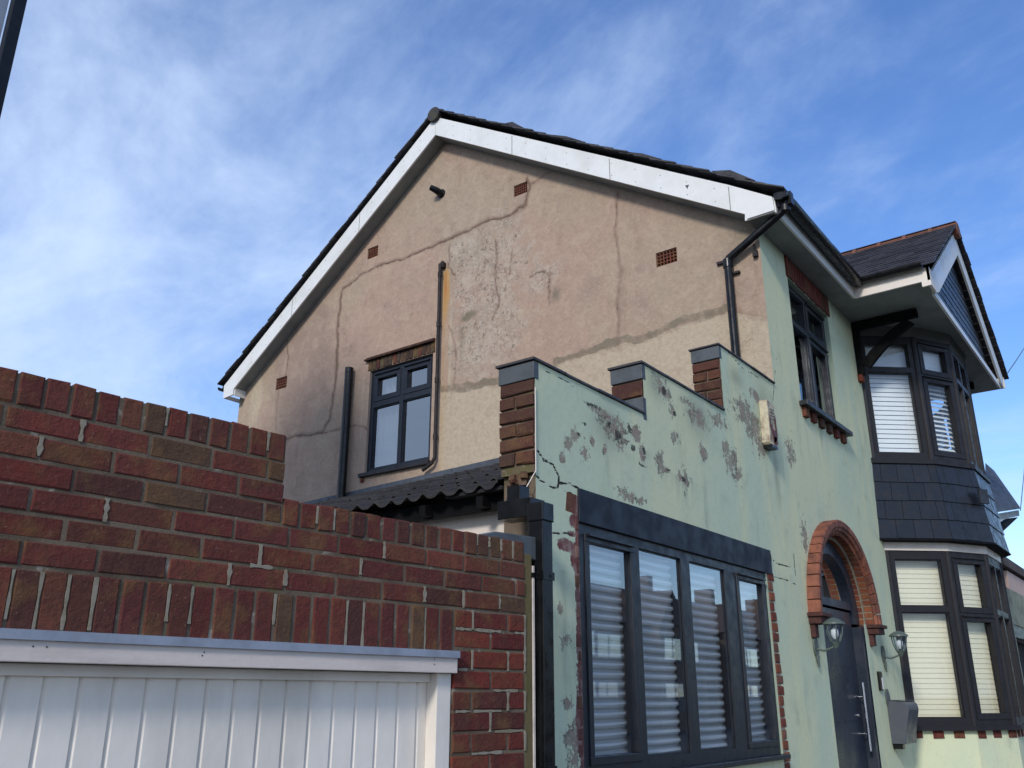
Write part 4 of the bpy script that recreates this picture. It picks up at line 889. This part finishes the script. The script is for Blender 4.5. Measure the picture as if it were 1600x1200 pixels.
strip(2.536, 5.683, 6.334, 8.12); strip(6.338, 8.12, 9.90, 5.560)
mb.build('verge_soffit', M['soffit'], house)
mb = MB(); mb.box(XB+.022, 13.4, 9.99, 10.11, 5.45, 5.462); mb.box(XB+.022, XB+.2, 9.89, 9.90, 5.455, 5.56); mb.build('rear_eaves_box', M['upvc'], house)
mb = MB(); mb.box(XB+.023, 9.099, 2.262, 2.284, 5.617, 5.765); mb.build('fascia', M['upvc'], house)
mb = MB()                                              # gutters
def gutter(p0, p1, out, r=.064):
    p0, p1 = np.array(p0), np.array(p1); o = np.array(out); n = 10; V = []
    for p in (p0, p1):
        for rr in (r, r-.006):
            for k in range(n+1): t = math.pi*k/n; V.append(p+o*(-math.cos(t))*rr+np.array([0, 0, -math.sin(t)*rr]))
    m = n+1; f = []
    for k in range(n): f += [(k, k+1, 2*m+k+1, 2*m+k), (m+k, 3*m+k, 3*m+k+1, m+k+1)]
    f += [(0, 2*m, 3*m, m), (n, m+n, 3*m+n, 2*m+n)]
    for b in (0, 2*m): f += [tuple(b+k for k in range(m))+tuple(b+2*m-1-k for k in range(m))]
    mb.add(V, f)
gutter((XB-.01, 2.20, 5.775), (9.06, 2.20, 5.775), (0, -1, 0)); mb.box(XB-.012, XB-.008, 2.145, 2.255, 5.72, 5.785); mb.box(XB+.05, XB+.12, 2.128, 2.272, 5.68, 5.80); mb.build('gutter', M['black'], house, smooth=True); mb = MB(); gutter((9.04, 2.2, 5.79), (9.04, YB+.05, 5.79), (-1, 0, 0), .05); mb.build('gutter', M['black'], house, smooth=True); mb = MB(); gutter((XB-.01, 10.19, 5.64), (13.4, 10.19, 5.64), (0, 1, 0))
mb.build('gutter', M['black'], house, smooth=True)
for x in (7.5, 8.2, 8.9): pass
# downpipe from the front gutter round the corner
dpt, dpb = ga(1137, 410, XG-.06), ga(1142, 556, XG-.06)
mb = MB(); mb.tube([(XB+.085, 2.20, 5.73), (XB+.085, 2.20, 5.655), (XG-.062, dpt[0]-.02, 5.37), (XG-.06, dpt[0], 5.33), (XG-.06, dpt[0]+.0, 4.3), (XG-.06, dpt[0], 3.0)], .038, 14)
mb.tube([(XG-.06, dpt[0], 5.36), (XG-.06, dpt[0], 5.28)], .045, 14); mb.tube([(XB+.085, 2.2, 5.72), (XB+.085, 2.2, 5.63)], .046, 14)
mb.build('downpipe', M['black'], house, smooth=True)
mb = MB(); mb.box(-dpt[0]-.12, -dpt[0]-.0, .0, .03, 5.36, 5.385, GAB); mb.box(-dpt[0]-.0, -dpt[0]+.09, .0, .035, 5.22, 5.24, GAB); mb.box(-2.56, -2.52, 0, .045, 5.33, 5.39, GAB); mb.tube([(XG-.02, 2.54, 5.36), (XG-.06, 2.53, 5.44)], .012, 8); mb.build('pipe_bracket', M['iron'], house)
# stubby soil pipe left of the gable window
a, b = ga(546, 575, XG-.07), ga(531, 770, XG-.07)
mb = MB(); mb.tube([(XG-.07, a[0], b[1]-.25), (XG-.07, a[0], a[1])], .052, 18); mb.build('soil_pipe', M['black'], house, smooth=True)
# old iron pipe with rust
a, b = ga(688, 412, XG-.05), ga(679, 715, XG-.05); mb = MB()
pth = [(XG-.02, a[0]-.02, a[1]+.03), (XG-.05, a[0], a[1]-.02)]+[(XG-.05+random.uniform(-.002, .002), a[0]+(b[0]-a[0])*t, a[1]+(b[1]-a[1])*t) for t in np.linspace(.08, 1, 12)]+[(XG-.06, b[0]+.03, b[1]-.06), (XG-.06, b[0]+.16, b[1]-.12)]
mb.tube(pth, .021, 10)
for t in (.06, .33, .62, .9): z = a[1]+(b[1]-a[1])*t; y = a[0]+(b[0]-a[0])*t; mb.tube([(XG-.05, y, z+.03), (XG-.05, y, z-.03)], .027, 10)
mb.box(-a[0]-.03, -a[0]+.05, .0, .05, a[1]-.05, a[1]+.01, GAB); mb.build('iron_pipe', M['iron'], house, smooth=True)
# little cowl vent high on the gable
v = ga(690, 303); mb = MB(); mb.tube([(XG+.0, v[0], v[1]), (XG-.012, v[0], v[1])], .06, 20); mb.tube([(XG, v[0], v[1]), (XG-.09, v[0]+.01, v[1]+.01), (XG-.14, v[0]+.06, v[1]+.045)], [.045, .042, .034], 16); mb.build('vent_cowl', M['black'], house, smooth=True)
# timber brackets under the bay roof
mb = MB()
for bx in (9.72, 12.7):
    mb = MB(); mb.box(bx, bx+.075, 1.80, 2.498, 5.515, 5.60); mb.box(bx+.005, bx+.07, 2.43, 2.499, 4.98, 5.514)
    n = 10; inner = []; outer = []
    for k in range(n+1):
        t = k/n; y = 1.93+(2.45-1.93)*t; z = 5.515-(.40)*t; bow = .035*math.sin(math.pi*t)
        inner.append((y+bow*.6, z+bow*.7)); outer.append((y+bow*.6-.085, z+bow*.7-.075))
    for k in range(n):
        P = [(bx+.01, *inner[k]), (bx+.01, *inner[k+1]), (bx+.01, *outer[k+1]), (bx+.01, *outer[k])]; mb.prism(P, (.055, 0, 0))
    mb.build('timber_bracket', M['timber'], house)
mb = MB(); mb.brick(9.71, 9.80, 4.90, 4.975, .05, .06, FAC, bc([(120, 60, 44)])); mb.build('bracket_brick', M['brick'], house)

# ------------------------------------------------------------------ lean-to against the gable
lean = thing('lean_to', 'low lean-to with dark corrugated tile roof behind the brick garage wall', 'lean-to')
EX, EZ = 3.50, 2.592; TX, TZf, TZb = XG-.03, 3.90, 3.72; Y0, Y1 = 2.725, 8.6
pitch = .127; ny = int((Y1-Y0)/pitch*10); nxr = 12
mb = MB()
for r in range(nxr):                                   # courses of wavy tiles, each overlapping the one below
    t0, t1 = r/nxr, (r+1.12)/nxr; t1 = min(t1, 1); V = []
    for t, lift in ((t0, .03), (t0, .018), (t1, .006)):
        for k in range(ny+1):
            y = Y0+(Y1-Y0)*k/ny; ztop = TZf+(TZb-TZf)*(y-Y0)/(Y1-Y0); w = .030*((1+math.cos(2*math.pi*(y-Y0)/pitch))/2)**2-.008; x = EX+(TX-EX)*t+.01*math.sin(k*.13+r)
            V.append((x, y, EZ+(ztop-EZ)*t+lift+w))
    m = ny+1; cr = [tuple(np.array((1, 1, 1))*random.uniform(.6, 1.4)) for _ in range(60)]
    for k in range(ny):
        c = cr[(k//20) % 60]; mb.add([V[k], V[k+1], V[2*m+k+1], V[2*m+k]], [(0, 1, 2, 3)], c); mb.add([V[m+k], V[m+k+1], V[k+1], V[k]], [(0, 1, 2, 3)], c)
mb.build('tiled_roof', M['tile'], lean)
mb = MB()
nseg = 12                                              # lead flashing up the wall and dressed over the tiles
for i in range(nseg):
    y0, y1 = Y0+(8.5-Y0)*i/nseg, Y0+(8.5-Y0)*(i+1)/nseg-.004; z0 = TZf+(TZb-TZf)*(y0-Y0)/(Y1-Y0); z1_ = TZf+(TZb-TZf)*(y1-Y0)/(Y1-Y0); o_ = .003*(i % 2)
    up0 = .15 if i < 5 else .11
    mb.prism([(XG-.012-o_, y0, z0+.0), (XG-.012-o_, y1, z1_+.0), (XG-.012-o_, y1, z1_+up0), (XG-.012-o_, y0, z0+up0)], (.01, 0, 0))
    mb.prism([(XG-.014-o_, y0, z0+.012), (XG-.014-o_, y1, z1_+.012), (XG-.26, y1, z1_-.035), (XG-.26, y0, z0-.035)], (0, 0, .006))
mb.build('lead_flashing', M['lead'], lean)
mb = MB(); mb.box(EX+.10, EX+.13, Y0+.0, Y1, EZ-.075, EZ+.01); 
y = Y0+.12
while y < Y1: mb.box(EX+.03, EX+.099, y, y+.045, EZ-.065, EZ-.01); y += .4
mb.build('fascia', M['timber'], lean)
mb = MB(); mb.box(EX+.2, EX+.28, Y0+.0, Y1, 0, EZ+.0); mb.build('side_wall', M['cream'], lean)
mb = MB(); mb.box(EX+.28, XG-.02, Y1-.1, Y1, 0, 3.6); mb.build('back_wall', M['cream'], lean)

# ------------------------------------------------------------------ square black downpipe at the corner
dp = thing('square_downpipe', 'black square downpipe between the brick wall and the green house front', 'downpipe')
mb = MB(); mb.box(3.222, 3.298, 2.252, 2.328, .1, 2.42); mb.build('pipe', M['black'], dp, bevel=.004)
mb = MB(); mb.box(3.216, 3.304, 2.246, 2.334, 2.34, 2.425); mb.build('hopper_elbow', M['black'], dp, bevel=.006)
mb = MB(); mb.box(3.25, 3.36, 2.335, 2.53, 2.375, 2.462); mb.box(3.362, 3.44, 2.48, 2.56, 2.40, 2.56); mb.build('offset_pipe', M['black'], dp, bevel=.004)
mb = MB()
for z in (2.09, 1.3): mb = MB(); mb.box(3.19, 3.222, 2.285, 2.31, z, z+.02); mb.box(3.216, 3.304, 2.247, 2.33, z-.008, z+.028); mb.box(3.27, 3.285, 2.243, 2.247, z+.004, z+.016); mb.build('pipe_clip', M['black'], dp)

# ------------------------------------------------------------------ brick garage wall with garage door
TH = -.10118267; GD = 2.6; gu = (math.cos(TH), math.sin(TH)); gn = (-math.sin(TH), math.cos(TH))
GF = Fr((gn[0]*GD, gn[1]*GD), gu)
gar = thing('brick_garage', 'red brick garage front wall with stepped top and white door below', 'garage')
S0, SSTEP, SJ, S1 = -1.2, 1.66, 2.482, 2.895; ZS0, ZS1 = 1.722, 1.927; C = .0723; LB_ = .208; ZT1, ZT2 = 2.459, 2.235
mb = MB(); mw = MB()
def stretch_row(z, s0, s1, offs, h=C, L=LB_):
    s = s0-((s0-offs) % L)
    while s < s1:
        a, b = max(s, s0), min(s+L-.011, s1)
        if b-a > .02: mb.brick(a, b, z+.006, z+h-.005, 0, .06, GF, bc(), .003)
        if s > s0+.02 and random.random() < .16: mb.blob(s-.014, s+.003, z+random.uniform(0, .02), z+h, .0012, GF)
        if s > s0+.02 and random.random() < .04: mb.blob(s-.04, s+random.uniform(.02, .08), z-.006, z+.008, .001, GF)
        s += L
z = ZS1; r = 0
while z < ZT1-.11-.01:
    if z+C < ZT2-.09: stretch_row(z, S0, S1, .04+(r % 2)*.104)
    else: stretch_row(z, S0, SSTEP, .04+(r % 2)*.104)
    z += C; r += 1
zl = ZS1+3*C
def headers(z0, z1, s0, s1, w=.0735, pal=BR):
    n = int(round((s1-s0)/w)); w = (s1-s0)/n
    for i in range(n):
        a = s0+i*w; mb.brick(a+.005, a+w-.006, z0+random.uniform(-.002, .002), z1+random.uniform(-.002, .003), 0, .1, GF, bc(pal))
        if random.random() < .3: mb.blob(a-.008, a+.004, z0+random.uniform(0, (z1-z0)*.5), z1-.004, .001, GF)
ncr = int(round((ZT1-.103-ZS1)/C)); zc1 = ZS1+ncr*C; headers(zc1+.004, ZT1, S0, SSTEP)
ncl = int((ZT2-.09-ZS1)/C); zc2 = ZS1+ncl*C
headers(zc2+.004, ZT2, SSTEP+.004, S1)
headers(ZS0+.0, ZS1-.006, S0, SJ-.004)
z = ZS1-.077; r = 0
while z > 0:
    h = .0765
    if r % 2 == 0: cuts = [SJ, SJ+.103, SJ+.31, S1]
    else: cuts = [SJ, SJ+.208, S1]
    for a, b in zip(cuts[:-1], cuts[1:]):
        mb.brick(a+.005, b-.005, z+.006, z+h-.005, 0, .06, GF, bc([(112,48,42),(120,56,44),(98,42,40),(88,44,42),(106,54,44)]))
        if random.random() < .5: mb.blob(b-.007, b+.007, z, z+h, .001, GF)
        if random.random() < .6: mb.blob(a+random.uniform(0, .05), b-random.uniform(0, .05), z-.006, z+.007, .001, GF)
    z -= h; r += 1
mb.build('brickwork', [M['brick'], M['mortar_w']], gar)
mb = MB(); t = .215
mb.box(S0, SSTEP-.003, -t, -.0035, ZS0+.01, ZT1-.006, GF); mb.box(SSTEP-.003, S1, -t, -.0035, ZS0+.01, ZT2-.006, GF); mb.box(SJ+.004, S1+.002, -t, -.004, 0, ZS0+.01, GF)
mb.build('mortar_bed', M['mortar'], gar)
mb = MB(); mb.box(S1+.002, S1+.052, -.16, -.004, 0, 2.19, GF); mb.build('mossy_edge', M['moss'], gar, bevel=.006)
mb = MB(); mb.box(S1+.054, S1+.064, -.1, -.0, 0, 2.14, GF); mb.build('edge_strip', M['board'], gar)
mb = MB(); mb.prism([GF(2.60, -.005, 2.225), GF(2.98, -.005, 2.165), GF(2.985, -.005, 2.27), GF(2.72, -.005, 2.262)], tuple(np.array(GF.n)*-.16)); mb.build('coping_slab', M['stone'], gar, bevel=.006)
# door, frame, header board, strip
gd = bpy.data.objects.new('garage_door', None); sc.collection.objects.link(gd); gd.parent = gar
mb = MB(); mb.box(S0, SJ-.001, -.02, .024, 1.683, 1.752, GF); mb.build('header_board', M['board'], gar, bevel=.002)
mb = MB(); mb.box(S0, SJ+.003, -.02, .034, 1.7525, 1.764, GF); mb.box(S0, SJ+.003, .028, .034, 1.738, 1.7525, GF); mb.build('drip_strip', M['flash'], gar)
mb = MB(); mb.box(SJ-.075, SJ-.003, -.09, -.008, 0, 1.682, GF); mb.box(S0, SJ-.076, -.09, -.045, 1.650, 1.682, GF); mb.build('frame', M['door_w'], gd, bevel=.003)
mb = MB(); P0_ = .1; prof = []; s = S0
D0 = -.066
while s < SJ-.09:
    prof += [(s, D0), (s+.079, D0+.001), (s+.0795, D0-.011), (s+.081, D0-.011), (s+.096, D0)]; s += .0965+.0
prof = [p for p in prof if p[0] < SJ-.08]; prof.append((SJ-.076, D0))
V = [GF(a, d, 0) for a, d in prof]+[GF(a, d, 1.651) for a, d in prof]; n = len(prof); mb.add(V, [(i, i+1, n+i+1, n+i) for i in range(n-1)]); mb.build('door_panel', M['door_w'], gd)
mb = MB()
for s, z in ((.93, 1.722), (.965, 1.722), (1.42, 1.724), (1.415, 1.714), (2.36, 1.73), (2.36, 1.712)): mb = MB(); mb.tube([GF(s, .0235, z), GF(s, .0252, z)], .0022, 8); mb.build('screw', M['iron'], gar)
mb = MB(); mb.box(S0, S1, -.9, -.3, -.0, 2.1, GF); mb.build('garage_interior', M['dark'], gar)

# ------------------------------------------------------------------ fittings on the front wall
def wall_lamp(px, py, label):
    x, z = fa(px, py); t = thing('wall_lamp', label, 'wall lamp', 'lanterns beside the front door')
    mb = MB()
    pts = []
    for k in range(20): a = 2*math.pi*k/20; pts.append((x+.05*math.cos(a), YF-.016, z+.085*math.sin(a)))
    mb.prism(pts, (0, .015, 0)); mb.tube([(x, YF-.01, z-.07), (x, YF-.018, z-.16)], [.02, .006], 10); mb.build('back_plate', M['ltgrey'], t, bevel=.004)
    yc = YF-.17; mb = MB(); mb.tube([(x, YF-.015, z-.02), (x, YF-.07, z-.035), (x, YF-.12, z-.02), (x, yc, z+.0)], .009, 10); mb.tube([(x, yc, z-.02), (x, yc, z+.03)], [.012, .04], 12); mb.build('arm', M['ltgrey'], t, smooth=True)
    mb = MB(); zz = z+.03
    for k in range(6):
        a = 2*math.pi*(k+.5)/6; r0, r1 = .036, .07
        mb.tube([(x+r0*math.cos(a), yc+r0*math.sin(a), zz), (x+(r0+r1)*.56*math.cos(a), yc+(r0+r1)*.56*math.sin(a), zz+.06), (x+r1*math.cos(a), yc+r1*math.sin(a), zz+.135)], .005, 6)
    mb.build('cage', M['ltgrey'], t)
    mb = MB(); n = 18; prof = [(.033, 0), (.058, .06), (.067, .135)]; V = [(x+r*math.cos(2*math.pi*k/n), yc+r*math.sin(2*math.pi*k/n), zz+h) for r, h in prof for k in range(n)]
    mb.add(V, [(j*n+k, j*n+(k+1) % n, (j+1)*n+(k+1) % n, (j+1)*n+k) for j in range(2) for k in range(n)]); mb.build('glass_shade', M['lampglass'], t, smooth=True)
    mb = MB(); mb.tube([(x, yc, zz+.02), (x, yc, zz+.05), (x, yc, zz+.085), (x, yc, zz+.11)], [.012, .03, .03, .012], 14); mb.build('bulb', M['white'], t, smooth=True)
    mb = MB(); mb.tube([(x, yc, zz+.133), (x, yc, zz+.145), (x, yc, zz+.17), (x, yc, zz+.185)], [.088, .085, .05, .012], 22); mb.build('cap', M['ltgrey'], t, smooth=True)
wall_lamp(1273, 1010, 'grey green lantern lamp left of the front door beneath the arch end')
wall_lamp(1379, 1023, 'grey green lantern lamp between the front door and the lower bay window')
t = thing('video_doorbell', 'black and white video doorbell right of the front door', 'doorbell'); x, z = fa(1373.5, 1064)
mb = MB(); mb.box(x-.045, x+.045, YF-.024, YF-.001, z-.085, z+.085); mb.build('body', M['black'], t, bevel=.006)
mb = MB(); mb.box(x-.0, x+.036, YF-.029, YF-.0245, z-.075, z+.03); mb.build('front_plate', M['white'], t, bevel=.002)
t = thing('number_plaque', 'small oval grey plaque above the letterbox', 'plaque'); x, z = fa(1386, 1091)
mb = MB(); mb.prism([(x+.065*math.cos(a), YF-.014, z+.085*math.sin(a)) for a in np.linspace(0, 2*math.pi, 25)[:-1]], (0, .013, 0)); mb.build('plate', M['ltgrey'], t, bevel=.004)
mb = MB(); mb.prism([(x+.05*math.cos(a), YF-.017, z+.068*math.sin(a)) for a in np.linspace(0, 2*math.pi, 25)[:-1]], (0, .0025, 0)); mb.box(x-.012, x+.012, YF-.0185, YF-.0172, z-.035, z+.005); mb.build('face', M['grey'], t)
t = thing('letterbox', 'dark grey wall letterbox with curved lid right of the front door', 'letterbox')
x0, z1_ = fa(1386, 1104); x1 = x0+.36; z0 = 1.19; z1_ = 1.555; YL = YF-.13
mb = MB(); n = 8; prof = [(YF-.001, z0), (YL+.0, z0-.0), (YL-.012, z0+.1)]+[(YL+.02+.03*math.cos(a)-.05+.0, z1_-.07+.07*math.sin(a)) for a in np.linspace(math.pi*1.0, math.pi*.5, 6)]+[(YF-.001, z1_+.01)]
mb.prism([(x0, y, z) for y, z in prof], (x1-x0, 0, 0)); mb.build('box', M['grey'], t, bevel=.004)
mb = MB(); mb.box(x0-.006, x1+.006, YL-.03, YF-.002, z1_+.011, z1_+.017); mb.build('lid', M['grey'], t)
mb = MB(); mb.box(x0+.14, x0+.2, YL-.02, YL-.004, z1_-.12, z1_-.085); mb.tube([(x0+.17, YL-.014, z1_-.15), (x0+.17, YL-.024, z1_-.15)], .012, 12); mb.build('lock', M['steel'], t)
mb = MB(); mb.box(x0+.02, x0+.09, YF-.09, YF-.002, z0-.045, z0-.002); mb.build('newspaper_holder', M['black'], t, bevel=.004)
# alarm box
t = thing('alarm_box', 'worn cream alarm box with peeling front high on the green wall', 'alarm box')
(ax0, az1), (_, az0) = fa(1197, 623, YF-.07), fa(1204, 693, YF-.07); ax1 = ax0+.17
mb = MB(); mb.prism([(ax0, YF-.07, az0+.02), (ax0+.02, YF-.075, az0), (ax1-.02, YF-.075, az0+.0), (ax1, YF-.07, az0+.03), (ax1-.01, YF-.07, az1-.02), (ax0+.015, YF-.07, az1)], (0, .069, 0)); mb.build('case', plain('worn_cream_plastic', (198, 188, 160), .7, .95, 16, (112, 88, 78), .4), t, bevel=.006)
mb = MB(); rr = random.Random(4)
for (a, b, c, d) in ((.06, .13, .02, .13), (.03, .06, .07, .16), (.12, .15, .05, .25), (.02, .035, .12, .24), (.06, .15, .0, .06)):
    pts = [(ax0+a+rr.uniform(-.006, .006)+(b-a)*u, YF-.0785, az0+.02+c+(d-c)*v+rr.uniform(-.01, .01)) for u, v in ((0, 0), (.5, -.1), (1, .1), (.9, .6), (1, 1), (.5, .8), (.2, 1.0), (.1, .5))]; mb.prism(pts, (0, .002, 0))
mb.build('peeled_patch', M['maroon'], t)
mb = MB()
for k in range(4): mb.box(ax0+.045, ax0+.125, YF-.0795, YF-.077, az1-.075-k*.028, az1-.069-k*.028)
mb.build('faded_lettering', M['ink'], t)
mb = MB(); mb.box(ax1+.035, ax1+.09, YF-.04, YF-.001, az0+.15, az0+.27); mb.build('strobe', M['maroon'], t, bevel=.008)
mb = MB(); mb.box(ax0+.02, ax1-.02, YF-.073, YF-.003, az0-.02, az0-.001); mb.build('underside', M['black'], t)

# ------------------------------------------------------------------ neighbouring house at the left edge
nb = thing('neighbour_house', 'white pebbledashed house corner with black downpipe at the top left', 'house')
cx, cyy = .3185*6.1, .948*6.1
mb = MB(); mb.box(-5, cx-.16, cyy+.08, cyy+2.2, 0, 7.6); mb.build('pebbledash_wall', M['dash'], nb)
mb = MB(); mb.box(cx-.158, cx-.085, cyy+.05, cyy+2.2, 0, 7.6); mb.build('corner_board', plain('grey_corner_board', (150, 162, 178), .5, .3, 6, (96, 104, 116), .1), nb)
mb = MB(); mb.box(cx-.078, cx-.0, cyy-.03, cyy+.045, 0, 7.7)
for z in (3.2, 5.05, 6.9): mb.box(cx-.12, cx+.0015, cyy-.034, cyy+.049, z, z+.04)
mb.build('downpipe', M['black'], nb, bevel=.004)
mb = MB(); mb.prism([(-5.3, cyy-.2, 7.6), (-5.3, cyy+2.5, 7.6), (-5.3, cyy+1.15, 8.6)], (5.3+cx+.1, 0, 0)); mb.build('roof', M['brownroof'], nb)
# neighbour on the right, beyond the bay
n2 = thing('neighbour_house', 'next door house beyond the bay with slate pent roof and pink wall', 'house')
def fp(px, py, Y): x, z = fa(px, py, Y); return (x, Y, z)
mb = MB(); mb.prism([fp(1540, 726, 2.3), fp(1554, 738, 2.3), fp(1594, 795, 1.8), fp(1540, 803, 1.8)], (0, 0, .03)); mb.build('pent_roof', M['slate'], n2)
mb = MB(); mb.prism([fp(1540, 806, 1.82), fp(1592, 797, 1.82), fp(1593, 806, 1.82), fp(1540, 817, 1.82)], (0, .03, 0)); mb.build('roof_edge', M['soffit'], n2)
mb = MB(); mb.prism([fp(1591, 808, 1.9), fp(1580, 810, 1.9), fp(1555, 826, 1.9), fp(1555, 842, 1.9)], (0, .08, 0)); mb.build('bracket', M['timber'], n2)
mb = MB(); mb.prism([fp(1545, 812, 2.2), fp(1578, 808, 2.2), fp(1564, 827, 2.2), fp(1545, 835, 2.2)], (0, .1, 0)); mb.build('upper_wall', M['cream'], n2)
mb = MB(); mb.box(13.42, 14.45, 2.3, 6, 0, 4.9); mb.build('side_wall', M['greygreen'], n2)
mb = MB(); mb.box(17.05, 19.0, 2.50, 3.0, 2.75, 3.35); mb.box(17.05, 17.3, 2.50, 3.0, 0, 2.749); mb.build('stained_wall', M['greygreen'], n2)
mb = MB(); mb.box(18.3, 25, 2.6, 6, 2.75, 3.75); mb.build('pink_wall', M['pinkwall'], n2)
mb = MB(); mb.prism([(17.8, 2.55, 3.80), (26, 2.55, 3.78), (26, 2.55, 3.95), (17.8, 2.55, 3.97)], (0, 4, 0)); mb.build('roof', M['brownroof'], n2)
mb = MB(); mb.box(17.3, 25, 2.52, 2.6, 2.55, 2.749); mb.build('garage_header', M['ltgrey'], n2)
mb = MB(); mb.box(17.3, 25, 2.75, 2.8, 0, 2.55); mb.build('garage_opening', M['dark'], n2)
# telephone wires off the bay corner
mb = MB(); q0 = Vector((13.3, 1.5, 5.75)); q1 = Vector((40, 2.2, 17.5)); mb.tube([q0.lerp(q1, t)+Vector((0, 0, -.8*t*(1-t))) for t in np.linspace(0, 1, 12)], .008, 5)
o = mb.build('overhead_wire', M['wire']); tag(o, 'thin overhead wire running up from the bay gable corner', 'wire')
mb = MB(); q0 = Vector((16.6, 2.0, 4.5)); q1 = Vector((60, 5.3, 20)); mb.tube([q0.lerp(q1, t)+Vector((0, 0, -.5*t*(1-t))) for t in np.linspace(0, 1, 12)], .008, 5)
o = mb.build('overhead_wire', M['wire']); tag(o, 'thin overhead wire rising from the next door pent roof', 'wire')

# ------------------------------------------------------------------ houses across the street (seen only as reflections)
wallm = plain('buff_brick_far', (104, 88, 76), .9, .4, 2, (96, 78, 66), .2)
opp = [('terraced_house', 35.2, 'brown roofed house across the street, reflected in the first pane of the wide window'), ('terraced_house', 43.4, 'brown roofed house across the street, reflected in the second pane of the wide window'), ('terraced_house', 51.6, 'brown roofed house across the street, reflected in the third pane of the wide window'), ('terraced_house', 59.8, 'brown roofed house across the street, reflected in the rightmost pane of the wide window')]
base = None
def opp_house(x, label):
    t = thing('terraced_house', label, 'house', 'houses across the street'); t.location = (x, -17, 0)
    mb = MB(); mb.box(-3.6, 3.6, -7, 0, 0, 5.0); mb.box(-3.2, -.6, 0, .8, 0, 5.0); mb.build('wall', wallm, t)
    mb = MB(); mb.prism([(-3.75, .4, 4.9), (-3.75, -7.4, 4.9), (-3.75, -3.5, 7.3)], (7.5, 0, 0)); mb.prism([(-3.4, 1.0, 5.0), (-.4, 1.0, 5.0), (-1.9, 1.0, 6.7)], (0, -3.6, 0)); mb.build('roof', M['brownroof'], t)
    mb = MB(); mb.box(3.0, 3.6, -4, -3, 6.5, 8.2); mb.build('chimney', wallm, t)
    for (x0, x1, z0, z1) in ((.4, 2.6, 3.2, 4.4), (.4, 2.2, .9, 2.3), (-2.9, -.9, 3.2, 4.4), (-2.9, -.9, .9, 2.3)):
        mb = MB(); y = .01 if x0 > 0 else .81; mb.box(x0, x1, y, y+.05, z0, z1); mb.build('window', M['lead'], t)
        mb = MB(); mb.box(x0+.1, (x0+x1)/2-.05, y+.051, y+.055, z0+.1, z1-.1); mb.box((x0+x1)/2+.05, x1-.1, y+.051, y+.055, z0+.1, z1-.1); mb.build('pane', M['glassd'], t)
    return t
for nme, x, lab in opp: opp_house(x, lab)
